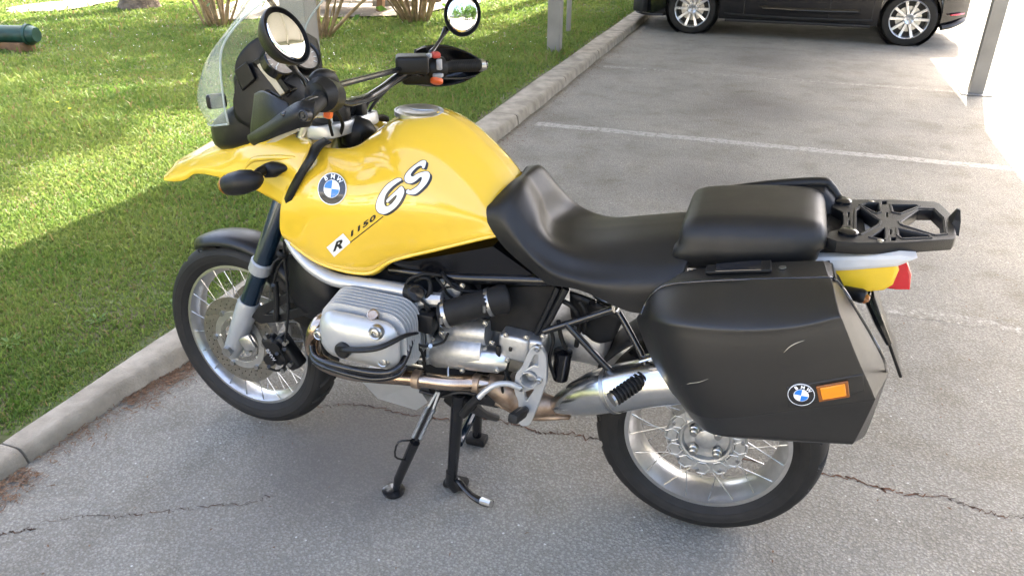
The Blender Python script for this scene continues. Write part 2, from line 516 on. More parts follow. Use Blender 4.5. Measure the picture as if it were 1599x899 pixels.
# ------------------------------------------------------------------ ground, parking lines, kerb, lawn
KX = -.445
_FY, _FX = [-8, -3, -.6, -.36, -.06, .175, 1.5, 3.5, 5.9, 9.8, 16], [-.80, -.66, -.590, -.584, -.555, -.512, -.44, -.375, -.38, -.395, -.42]
_BY, _BX = [-8, -3, -.5, .07, .3, 3.7, 6, 16], [-.93, -.79, -.700, -.664, -.650, -.615, -.625, -.64]
def kf(y): return np.interp(y, _FY, _FX)
def kb(y): return np.interp(y, _BY, _BX)
def kh(y): return np.interp(y, [-1, -.3, .2, 3, 10], [.058, .062, .074, .085, .09])
def sheet(name, x0, x1, y0, y1, z, m, label=None, **k):
    b = MB().add([(x0, y0, z), (x1, y0, z), (x1, y1, z), (x0, y1, z)], [(0, 1, 2, 3)])
    o = b.build(name, m, None, center=False)
    return tag(o, kind='structure')
sheet('ground', -400, 400, -400, 400, -.004, 'soil')
asph = sheet('asphalt', KX - .5, 60, -60, 60, 0, 'asphalt')

def paint_line(y, m, w=.10, x0=-.25, x1=3.22):
    n = 60
    top = []; bot = []
    for i in range(n + 1):
        x = x0 + (x1 - x0) * i / n
        top.append((x, y + w / 2 + random.uniform(-.008, .008), .0012)); bot.append((x, y - w / 2 + random.uniform(-.008, .008), .0012))
    o = MB().grid([bot, top]).build('parking_line', m, asph, center=True, recalc=False)
    return o
paint_line(4.11, 'line_paint', .11)
paint_line(6.60, 'line_worn', .10)
paint_line(1.62, 'line_worn', .10, 1.9, 3.4)

# cracks in the asphalt: narrow ragged trenches of dirt
def crack(pts, w, name='crack', z=.0016):
    P = [ground(*p) for p in pts]
    Q = crom([tuple(p) for p in P], 14)
    l = []; r = []
    for i, q in enumerate(Q):
        jx, jy = random.gauss(0, .006), random.gauss(0, .006)
        ww = w * random.uniform(.25, 1.5) * (.25 + .75 * math.sin(PI * min(1, max(0, i / (len(Q) - 1)))) ** .3)
        l.append((q[0] + jx, q[1] + jy - ww, z)); r.append((q[0] + jx, q[1] + jy + ww, z))
    return MB().grid([l, r]).build(name, 'crack_dirt', asph, recalc=False)
crack([(478, 632), (520, 634), (570, 632), (640, 648), (700, 655), (760, 653), (800, 662), (850, 676), (880, 676), (935, 686), (1000, 700), (1110, 712), (1200, 722), (1290, 741), (1330, 748), (1370, 761), (1420, 772), (1470, 776), (1510, 789), (1560, 804), (1620, 808)], .0035)
crack([(60, 815), (130, 806), (190, 806), (250, 800), (330, 790), (390, 786), (430, 770)], .0016)
crack([(0, 833), (30, 829), (55, 825)], .0022)
crack([(1590, 62), (1575, 54), (1560, 40), (1552, 36)], .02)

# kerb of concrete stones
kerb = tag(empty('kerb', (KX - .09, 4, 0)), kind='structure')
y = -4.99
ky = -.47
ys = [ky + 1.5 * i for i in range(-4, 12)]
for i in range(len(ys) - 1):
    y0, y1 = ys[i] + .0035, ys[i + 1] - .0035
    off = .012 * math.sin(i * 2.1) ; tl = .010 * math.sin(i * 1.3 + 1)
    rings = []
    n = 26
    for k in range(n + 1):
        t = k / n; yy = y0 + (y1 - y0) * t
        fx, bx, z = float(kf(yy)), float(kb(yy)), float(kh(yy))
        fx += .35 * off + tl * .4 * (t - .5) + .004 * math.sin(yy * 7) + random.gauss(0, .0012)
        z += .003 * math.sin(yy * 2.7) + random.gauss(0, .0008)
        w = random.gauss(0, .0016)
        prof = [(fx, -.05), (fx - .001, .01), (fx - .006 + w, z * .55), (fx - .012 + w, z - .016), (fx - .022 + w, z - .004), (fx - .036 + w, z), (bx + .012, z + .002), (bx, z - .006), (bx - .002, -.05)]
        mx_ = (fx + bx) / 2
        if k in (0, n): prof = [(mx_ + (x - mx_) * .985, zz - .003) for (x, zz) in prof]
        rings.append([(x, yy, zz) for x, zz in prof])
    MB().loft(rings).build('kerb_stone', 'kerb_concrete', kerb, sharp=50)

# lawn soil, gently uneven
def lawn_z(x, y):
    return .080 + .018 * np.sin(x * 1.1 + .4) * np.sin(y * .8) + .008 * np.sin(x * 2.7 + y * 1.9) + (kh(y) - .085 - .012 * np.sin(x * 1.1 + .4) * np.sin(y * .8)) * np.clip((x + 1.15) / .35, 0, 1)
gx = np.concatenate([np.linspace(-60, -14, 24), np.linspace(-13.6, -1.0, 80), np.linspace(-.98, -.60, 10)])
gy = np.concatenate([np.linspace(-40, -4, 16), np.linspace(-3.8, 16, 110), np.linspace(17, 60, 16)])
G = np.array([[(min(x, float(kb(yv)) + .004 - (-.60 - x) * .02), yv, lawn_z(x, yv)) for yv in gy] for x in gx])
lawn = tag(MB().grid(G, flip=True).build('lawn', 'soil', None, center=False, recalc=False, sharp=0), kind='structure')

# worn sand and gravel patches in the lawn
def blob(name, cx, cy, rx, ry, z, m, rough=.18, n=64):
    pts = []
    for k in range(n):
        a = 2 * PI * k / n
        q = 1 + rough * (math.sin(3 * a + cx) * .5 + math.sin(5 * a + 1.3 + cy) * .35 + math.sin(9 * a) * .2)
        pts.append((cx + rx * q * math.cos(a), cy + ry * q * math.sin(a)))
    rr = [[(cx + (x - cx) * s, cy + (yy - cy) * s, float(lawn_z(cx + (x - cx) * s, cy + (yy - cy) * s)) + z) for x, yy in pts] for s in (.02, .3, .6, .85, 1)]
    o = MB().grid(rr, closed_v=True, flip=False).build(name, m, None, center=False, sharp=0)
    return tag(o, kind='structure')
blob('gravel', -5.2, 9.85, 1.95, 2.15, .030, 'sand')
blob('bare_soil', -8.9, 7.75, .45, .95, .026, 'sand')

PATCH = [(-5.2, 9.85, 1.85, 2.05), (-8.9, 7.75, .42, .9)]
def grass(n_try=5200000):
    # blade density falls with distance from the place one looks from, blade width grows
    P = []
    cx, cy = CAM.x, CAM.y
    d0 = 3.6
    N = 480000
    u = rng.random(N * 3); th = rng.random(N * 3)
    # radius sampled log-uniform: density ~ 1/d^2
    d = 2.0 * (17.0 / 2.0) ** u
    a = R(92) + th * R(80)
    x = cx + d * np.cos(a); yv = cy + d * np.sin(a)
    kbx = kb(yv)
    ok = (x < kbx) & (x > -14) & (yv < 14) & (yv > -2.2)
    for (px, py, rx, ry) in PATCH:
        q = ((x - px) / rx) ** 2 + ((yv - py) / ry) ** 2
        ok &= (q > rng.random(len(x)) * .5 + .72)
    # thinner, mossy spots and a bare rim along the kerb
    nse = np.sin(x * 3.1 + 1.7 * np.sin(yv * 2.3)) * np.sin(yv * 2.7 + 1.1 * np.sin(x * 3.7))
    ok &= rng.random(len(x)) < (.72 + .28 * nse) * np.clip((kbx + .03 - x) / .12, .25, 1)
    x, yv, d, kbx = x[ok][:N], yv[ok][:N], d[ok][:N], kbx[ok][:N]
    n = len(x)
    z = lawn_z(x, yv)
    ndry = rng.random(n)
    h = (.012 + .020 * rng.random(n) ** 1.8) * (1 + .35 * np.sin(x * 2.1 + yv) * np.sin(yv * 1.6 - x)) * np.clip(.75 + d / 14, .8, 1.5)
    tall = rng.random(n) < .025
    h[tall] *= 2.4
    h *= np.clip((kbx + .06 - x) / .16, .55, 1)
    w = .00115 * d ** .9 * (.7 + .6 * rng.random(n))
    az = rng.random(n) * 2 * PI
    ln = h * (.25 + .75 * rng.random(n))
    la = rng.random(n) * 2 * PI
    bx, by = np.cos(az) * w, np.sin(az) * w
    lx, ly = np.cos(la) * ln, np.sin(la) * ln
    V = np.zeros((n, 5, 3))
    V[:, 0] = np.c_[x - bx, yv - by, z - .004]; V[:, 1] = np.c_[x + bx, yv + by, z - .004]
    V[:, 2] = np.c_[x - bx * .8 + lx * .35, yv - by * .8 + ly * .35, z + h * .6]; V[:, 3] = np.c_[x + bx * .8 + lx * .35, yv + by * .8 + ly * .35, z + h * .6]
    V[:, 4] = np.c_[x + lx, yv + ly, z + h * (1.0 - .25 * (ln / h - .25))]
    F = np.array([[0, 1, 3, 2], [2, 3, 4, 4]])
    me = bpy.data.meshes.new('grass')
    me.vertices.add(n * 5); me.vertices.foreach_set('co', V.reshape(-1))
    base = np.arange(n)[:, None] * 5
    loops = np.concatenate([base + np.array([0, 1, 3, 2]), base + np.array([2, 3, 4])], axis=1).reshape(-1)
    me.loops.add(n * 7); me.loops.foreach_set('vertex_index', loops.astype(np.int32))
    me.polygons.add(n * 2)
    ls = (np.arange(n)[:, None] * 7 + np.array([0, 4])).reshape(-1)
    me.polygons.foreach_set('loop_start', ls.astype(np.int32))
    me.update(calc_edges=True)
    at_ = me.attributes.new('tone', 'FLOAT', 'FACE'); at_.data.foreach_set('value', np.repeat(rng.random(n), 2).astype(np.float32))
    me.materials.append(MAT['grass_blade'])
    o = bpy.data.objects.new('grass', me); col.objects.link(o)
    tag(o, 'short green lawn grass with paler dry blades beside the kerb', 'grass', kind='stuff')
grass()

def leaf_mesh(name, P, size, m, parent=None, aspect=.55):
    """leaf-sized faces at points P, random orientation"""
    P = np.asarray(P); n = len(P)
    A = rng.normal(size=(n, 3)); A[:, 2] *= .6; A /= np.linalg.norm(A, axis=1)[:, None]
    B = np.cross(A, rng.normal(size=(n, 3))); B /= np.linalg.norm(B, axis=1)[:, None]
    s = size * (.6 + .8 * rng.random(n))[:, None]
    V = np.stack([P - A * s, P + B * s * aspect, P + A * s, P - B * s * aspect], 1)
    me = bpy.data.meshes.new(name)
    me.vertices.add(n * 4); me.vertices.foreach_set('co', V.reshape(-1))
    me.loops.add(n * 4); me.loops.foreach_set('vertex_index', np.arange(n * 4, dtype=np.int32))
    me.polygons.add(n); me.polygons.foreach_set('loop_start', (np.arange(n) * 4).astype(np.int32))
    me.update(calc_edges=True)
    at_ = me.attributes.new('tone', 'FLOAT', 'FACE'); at_.data.foreach_set('value', (rng.random(n) * .9).astype(np.float32))
    me.materials.append(MAT[m])
    o = bpy.data.objects.new(name, me); col.objects.link(o)
    if parent is not None: adopt(o, parent)
    return o

# brown needles, husks and grit swept against the kerb
def litter():
    b = MB()
    spots = [(-.45, -.1, 160), (-.95, -.50, 900), (-.10, .55, 1500), (.5, 1.4, 700), (1.4, 4.2, 620), (4.2, 10.0, 520)]
    for (y0, y1, n) in spots:
        for _ in range(n):
            yy = random.uniform(y0, y1); xx = float(kf(yy)) + .004 + abs(random.gauss(0, .055 if yy < 2 else .11))
            a = random.uniform(0, PI); l = random.uniform(.003, .013); w = random.uniform(.0006, .0019); z = .006 + random.random() * .006
            c, s = math.cos(a), math.sin(a)
            b.add([(xx - c * l + s * w, yy - s * l - c * w, z), (xx + c * l + s * w, yy + s * l - c * w, z + random.uniform(-.003, .004)), (xx + c * l - s * w, yy + s * l + c * w, z + .001), (xx - c * l - s * w, yy - s * l + c * w, z)], [(0, 1, 2, 3)])
    for _ in range(260):
        xx, yy = random.uniform(-.3, 3.0), random.uniform(-1.0, 3.2)
        a = random.uniform(0, PI); l = random.uniform(.003, .009); w = random.uniform(.0015, .004); c, s = math.cos(a), math.sin(a)
        b.add([(xx - c * l, yy - s * l, .006), (xx + s * w, yy - c * w, .008), (xx + c * l, yy + s * l, .006), (xx - s * w, yy + c * w, .007)], [(0, 1, 2, 3)])
    tag(b.build('leaf_litter', 'litter_brown', None, recalc=False, sharp=0), 'brown needles and dry husks swept against the kerb', 'litter', kind='stuff')
litter()

# weeds rooted behind the kerb
def weed(x, y, s, n, label):
    z = float(lawn_z(x, y))
    b = MB()
    for k in range(n):
        a = 2 * PI * k / n + random.uniform(-.4, .4); L = s * random.uniform(.6, 1.1); up = random.uniform(.25, .9)
        sd = Vector((-math.sin(a), math.cos(a), 0)); d = Vector((math.cos(a), math.sin(a), 0))
        pts = []
        for t, w in ((0, .04), (.35, .09), (.7, .10), (1, .01)):
            c = Vector((x, y, z)) + d * (L * t) + Vector((0, 0, L * up * (t - .55 * t * t)))
            pts.append([tuple(c - sd * w * L), tuple(c + Vector((0, 0, -.04 * L))), tuple(c + sd * w * L)])
        b.grid(pts)
    o = b.build('weed', 'weed_leaf', None, recalc=False, sharp=0)
    tag(o, label, 'weed', 'weeds along the kerb edge')
    at_ = o.data.attributes.new('tone', 'FLOAT', 'FACE')
    at_.data.foreach_set('value', (rng.random(len(o.data.polygons)) * .9).astype(np.float32))
for px, py, s, n, lb in ((272, 470, .06, 11, 'broad leafy weed at the kerb just left of the front wheel'),
                         (150, 495, .055, 9, 'pointed leafy weed in the lawn left of the front wheel'),
                         (118, 545, .04, 8, 'small weed tuft near the kerb at the left edge'),
                         (15, 535, .065, 12, 'long bladed tuft at the left picture edge above the kerb joint'),
                         (230, 420, .045, 8, 'low weed in the shaded lawn below the yellow beak')):
    g = ground(px, py, .09); weed(g.x, g.y, s, n, lb)

def dandelion(px, py, h, label, lean=(.0, .0)):
    g = ground(px, py, .09)
    e = tag(empty('dandelion', g), label, 'flower', 'dandelions in the lawn')
    top = g + Vector((lean[0], lean[1], h))
    MB().tube([g, g + Vector((lean[0] * .3, lean[1] * .3, h * .5)), top], .0022, 6, 4).build('stem', 'weed_leaf', e)
    b = MB()
    for k in range(22):
        a = 2 * PI * k / 22; r = .011 if k % 2 else .008
        b.add([top, top + Vector((r * math.cos(a - .14), r * math.sin(a - .14), .004)), top + Vector((r * 1.1 * math.cos(a), r * 1.1 * math.sin(a), .006)), top + Vector((r * math.cos(a + .14), r * math.sin(a + .14), .004))], [(0, 1, 2, 3)])
    b.build('petals', 'petal_yellow', e, recalc=False, sharp=0)
dandelion(343, 222, .13, 'dandelion on a bent stem just above the yellow beak', (-.05, .03))
dandelion(112, 182, .06, 'small dandelion in the dappled lawn at upper left')
dandelion(92, 170, .05, 'far dandelion in the lawn right of the green beam')
b = MB()
for _ in range(200):
    px, py = random.uniform(40, 900), random.uniform(5, 130)
    g = ground(px, py, .09)
    if g.x > -1.0: continue
    z = float(lawn_z(g.x, g.y)) + random.uniform(.03, .055); r = random.uniform(.003, .008)
    b.add([(g.x + r, g.y, z), (g.x, g.y + r, z + .003), (g.x - r, g.y, z), (g.x, g.y - r, z - .003)], [(0, 1, 2, 3)])
tag(b.build('fallen_petals', 'petal_white', None, recalc=False, sharp=0), 'tiny white petals scattered over the sunny lawn', 'petals', kind='stuff')

# ------------------------------------------------------------------ carport
cp = tag(empty('carport', (-.85, 6.79, 0)), 'open carport of pale steel posts and roof over the parking bays', 'carport')
def post(x, y, w=.115, d=.145, z0=0.0, z1=2.9, flangex=1):
    b = MB()
    # channel section: two flanges and a web
    b.box((x, y - w / 2 + .004, (z0 + z1) / 2), (d, .008, z1 - z0), bev=.002, bseg=1)
    b.box((x, y + w / 2 - .004, (z0 + z1) / 2), (d, .008, z1 - z0), bev=.002, bseg=1)
    b.box((x + flangex * (d / 2 - .005), y, (z0 + z1) / 2), (.008, w - .018, z1 - z0))
    b.box((x - flangex * (d / 2 - .03), y, (z0 + z1) / 2), (.008, w - .018, z1 - z0))
    p = b.build('post', 'post_paint', cp)
    return p
for (x, yy, z0) in ((-.86, 1.80, .03), (-.86, 6.80, .03), (-.80, 11.8, .03)):
    post(x, yy, z0=z0)
for (x, yy) in ((3.36, 6.56), (3.36, 1.75), (3.36, 11.5)):
    p = post(x, yy, .10, .12, flangex=-1)
    MB().box((x, yy, .006), (.26, .22, .010), bev=.003, bseg=1).build('base_plate', 'post_paint', p)
MB().box((1.04, 8.55, 3.06), (5.12, 18.9, .10)).build('roof', 'roof_steel', cp)
for x in (-.86, 3.36):
    MB().box((x, 8.55, 2.93), (.12, 18.6, .155)).build('beam', 'roof_steel', cp)
for yy in np.arange(-.75, 18, 2.5):
    MB().box((1.25, yy, 2.95), (4.05, .08, .115)).build('rafter', 'roof_steel', cp)

g = ground(887, 60)
MB().tube([(g.x, g.y, 0), (g.x, g.y, 2.1)], .032, 14).build('sign_pole', 'post_paint')
o = bpy.data.objects['sign_pole']; tag(o, 'thin pale steel pole in the lawn behind the channel post', 'pole')

# ------------------------------------------------------------------ house across the yard (seen only in reflections)
hb = tag(empty('apartment_building', (-7, -17, 0)), 'pale rendered apartment block facing the carport', 'building')
b = MB()
b.box((-7, -21, 3.6), (17, 8, 7.2)); b.build('wall', 'wall_render', hb)
MB().box((-7, -20.6, 7.35), (18, 9.4, .3)).build('roof', 'roof_steel', hb)
wproto = None
for i in range(5):
    for z in (1.7, 4.6):
        x = -14 + i * 3.5
        if wproto is None:
            wproto = MB().box((x, -16.98, z), (1.5, .08, 1.5), bev=.01).build('window', 'window_dark', hb)
        else:
            copy_at(wproto, hb, Matrix.Translation((x, -16.98, z)))

# ------------------------------------------------------------------ trees and shrubs
def tree(x, y, label):
    t = tag(empty('tree', (x, y, .06)), label, 'tree')
    b = MB()
    n = 20; rings = []
    for k, (z, r) in enumerate(((-.05, .40), (.05, .31), (.15, .265), (.35, .24), (.8, .225), (1.8, .20), (4.2, .16), (7.6, .05))):
        rings.append([(x + .05 * math.sin(z) + r * (1 + .10 * math.sin(5 * a + z) + .07 * math.sin(9 * a + 2 * z)) * math.cos(a), y + r * (1 + .10 * math.sin(4 * a + 1 + z)) * math.sin(a), z + .05) for a in [2 * PI * j / n for j in range(n)]])
    b.loft(rings)
    for k in range(7):
        a = k * 2.4; z0 = 4.2 + k * .5
        b.tube([(x, y, z0), (x + .8 * math.cos(a), y + .8 * math.sin(a), z0 + .7), (x + 1.9 * math.cos(a), y + 1.9 * math.sin(a), z0 + 1.6)], [.09, .06, .02], 8, 4)
    b.build('trunk', 'bark', t, sharp=0)
    P = []
    for c in range(70):
        a = random.uniform(0, 2 * PI); rr = 2.3 * math.sqrt(random.random()); z = random.uniform(5.2, 9.4)
        rr *= max(.25, 1 - ((z - 7.0) / 2.9) ** 2)
        P.append(np.array((x + rr * math.cos(a), y + rr * math.sin(a), z)) + rng.normal(size=(130, 3)) * .27)
    leaf_mesh('crown', np.vstack(P), .05, 'leaf_green', t)
g = ground(207, 14, .08); tree(g.x, g.y + .15, 'thick trunked tree with ridged grey bark at the top of the lawn')

def shrub(x, y, label, n=22, spread=.20, top=3.6, seed=1, leaves=3600, lean=(0, 0), crown=None):
    rnd = random.Random(seed)
    t = tag(empty('shrub', (x, y, .07)), label, 'shrub', 'tall shrubs on the lawn')
    b = MB()
    tips = []
    for k in range(n):
        a = rnd.uniform(0, 2 * PI); r = spread * math.sqrt(rnd.random())
        p0 = Vector((x + r * math.cos(a), y + r * math.sin(a), .05))
        f = 1.2 + 2.2 * rnd.random(); H = top * rnd.uniform(.55, .95)
        d = Vector((math.cos(a) * r * f + lean[0] + rnd.gauss(0, .12), math.sin(a) * r * f + lean[1] + rnd.gauss(0, .12), 0))
        pts = [p0, p0 + d * .6 + Vector((rnd.gauss(0, .02), rnd.gauss(0, .02), H * .18)), p0 + d * 1.7 + Vector((rnd.gauss(0, .05), rnd.gauss(0, .05), H * .5)), p0 + d * 3.2 + Vector((0, 0, H))]
        r0 = rnd.uniform(.010, .026)
        b.tube(pts, [r0, r0 * .85, r0 * .55, r0 * .2], 7, 4)
        tips.append((pts[1] + pts[2]) / 2); tips.append(pts[2]); tips.append(pts[3]); tips.append((pts[2] + pts[3]) / 2)
        for _ in range(2):
            q = pts[1]; e = q + Vector((rnd.gauss(0, .14), rnd.gauss(0, .14), rnd.uniform(.2, .5)))
            b.tube([q, (q + e) / 2 + Vector((rnd.gauss(0, .03), 0, 0)), e], [.008, .006, .003], 5, 2)
    b.build('stems', 'twig', t, sharp=0)
    P = []
    for tp in tips:
        if tp.z < .7: continue
        P.append(np.array(tp) + rng.normal(size=(max(8, leaves // len(tips)), 3)) * np.array((.36, .36, .30)))
    leaf_mesh('crown', np.vstack(P), .055, 'leaf_green', t)
# two tall birches beyond the picture, whose crowns dapple the lawn
def birch(x, y, H, label, seed):
    rnd = random.Random(seed)
    t = tag(empty('birch_tree', (x, y, .06)), label, 'tree', 'tall trees shading the lawn')
    b = MB().tube([(x, y, -.05), (x + .05, y, H * .3), (x - .05, y + .05, H * .65), (x, y, H)], [.20, .16, .10, .02], 12, 6)
    P = []
    for k in range(30):
        z0 = H * rnd.uniform(.50, .97); a = rnd.uniform(0, 2 * PI); L = 2.3 * (1.08 - z0 / H) ** .45 * rnd.uniform(.7, 1.2)
        e = Vector((x + L * math.cos(a), y + L * math.sin(a), z0 + rnd.uniform(-.2, .5)))
        b.tube([(x, y, z0 - .3), Vector((x, y, z0)).lerp(e, .5) + Vector((0, 0, .15)), e], [.035, .022, .008], 6, 3)
        for q in (.35, .6, .8, 1.0):
            P.append(np.array(Vector((x, y, z0)).lerp(e, q)) + rng.normal(size=(70, 3)) * np.array((.17, .17, .20)))
    b.build('trunk', 'bark', t, sharp=0)
    leaf_mesh('crown', np.vstack(P), .080, 'leaf_green', t)
birch(-2.0, 13.2, 15.0, 'tall leafy tree beyond the lawn, nearer the carport', 4)
birch(-4.7, 12.9, 14.0, 'tall leafy tree beyond the lawn, further from the carport', 9)
g = ground(338, 38, .08); shrub(g.x, g.y, 'slender shrub of leaning pale stems, left of the windscreen', 16, .16, 3.8, 3, 700, (-.12, .02))
g = ground(490, 58, .08); shrub(g.x, g.y, 'shrub with fanning stems seen right beside the windscreen', 24, .20, 3.9, 5, 900)
g = ground(652, 33, .08); shrub(g.x, g.y, 'dense clump of upright stems in front of the gravel, left of the right mirror', 34, .22, 3.6, 8, 800)

# unseen tree belt, added to block bright low sky and darken reflections
P = []; b = MB()
rw = random.Random(21)
for (ax_, ay, bx_, by_, n) in ((-26, -14, -24, 16, 20), (-24, 22, 8, 26, 20), (6, -22, 30, -20, 14), (17, -18, 19, 3, 14)):
    for k in range(n):
        t_ = (k + rw.random()) / n
        x, y = ax_ + (bx_ - ax_) * t_ + rw.gauss(0, 1.2), ay + (by_ - ay) * t_ + rw.gauss(0, 1.2)
        H = rw.uniform(6, 10)
        b.tube([(x, y, -.1), (x + rw.gauss(0, .2), y, H * .5), (x, y, H * .9)], [.2, .14, .04], 7, 2)
        c = rng.normal(size=(14, 3)) * np.array((1.2, 1.2, H * .2)) + np.array((x, y, H * .55))
        for q in c: P.append(q + rng.normal(size=(38, 3)) * .55)
backdrop_wood = leaf_mesh('backdrop_wood', np.vstack(P), .30, 'leaf_green')
tag(backdrop_wood, 'unseen leafy tree belt added round the yard to dim the horizon', 'backdrop_wood', kind='stuff')
tag(b.build('backdrop_trunks', 'bark', None, sharp=0), 'trunks of the unseen tree belt added round the yard', 'backdrop_wood', kind='stuff')

# ------------------------------------------------------------------ picnic table on the gravel
def picnic(x, y, rz):
    t = tag(empty('picnic_table', (x, y, .09)), 'weathered wooden picnic table with benches standing on the gravel', 'picnic table')
    M = Matrix.Translation((x, y, .10)) @ Matrix.Rotation(rz, 4, 'Z')
    def put(name, c, size, rot=None):
        o = MB().box((0, 0, 0), size, bev=.006).build(name, 'wood_brown' if 'leg' in name else 'wood_grey')
        Mr = M @ Matrix.Translation(c) @ (rot if rot is not None else Matrix.Identity(4))
        o.matrix_basis = Mr; adopt(o, t); return o
    for k in range(5): put('tabletop_plank', (0, -.30 + k * .15, .74), (1.8, .14, .04))
    for s in (-1, 1):
        for k in range(2): put('bench_plank', (0, s * (.62 + k * .15), .44), (1.8, .14, .045))
        for e in (-.62, .62):
            put('leg', (e, s * .36, .36), (.09, .12, .80), Matrix.Rotation(s * .45, 4, 'X'))
    for e in (-.62, .62):
        put('crossbar', (e + .07, 0, .40), (.045, 1.45, .10)); put('crossbar', (e + .07, 0, .68), (.045, .72, .09))
g = ground(552, 20, .10); picnic(g.x - .35, g.y + .62, R(8))
g = ground(612, 12, .10)
tag(MB().box((g.x, g.y + .1, .16), (.62, .30, .10), rot=Matrix.Rotation(R(12), 3, 'Z'), bev=.012).build('stone_slab', 'kerb_concrete'), 'flat pale stone slab lying on the gravel by the picnic table', 'stone')
g = ground(625, 8, .10)
tag(MB().lathe([(0, .12), (.04, .15), (.12, .155), (.18, .13), (.2, .03)], (g.x + .35, g.y + .45, .10), (0, 0, 1), 18).build('boulder', 'bark'), 'dark rounded stone beside the pale slab', 'stone')

# green beam on a block at the left edge
g = ground(52, 82, .08)
gb = tag(empty('green_beam', (g.x - .7, g.y, .09)), 'dark green painted timber beam lying on wooden blocks at the left edge', 'beam')
A = Vector((g.x, g.y + .10, .25)); B = A + Vector((-1.6, -.42, 0))
MB().tube([A + (A - B).normalized() * .0, A * .97 + B * .03, A * .5 + B * .5, B], [.085, .105, .11, .11], 16, 0, flat=.9).build('beam', 'green_paint', gb)
MB().cyl(A * .955 + B * .045, A * .935 + B * .065, .114, 16).build('strap', 'green_paint', gb)
MB().box((A.x - .25, A.y - .06, .12), (.3, .2, .11), bev=.01).build('block', 'wood_brown', gb)
MB().box((B.x + .25, B.y + .06, .12), (.3, .2, .11), bev=.01).build('block', 'wood_brown', gb)
g = ground(942, 76)
tag(MB().add([(g.x - .06, g.y, .012), (g.x, g.y - .05, .02), (g.x + .07, g.y + .01, .010), (g.x, g.y + .05, .03)], [(0, 1, 2, 3)]).build('paper_scrap', 'paper_white', solid=.002), 'crumpled white paper scrap on the asphalt by the kerb', 'litter')

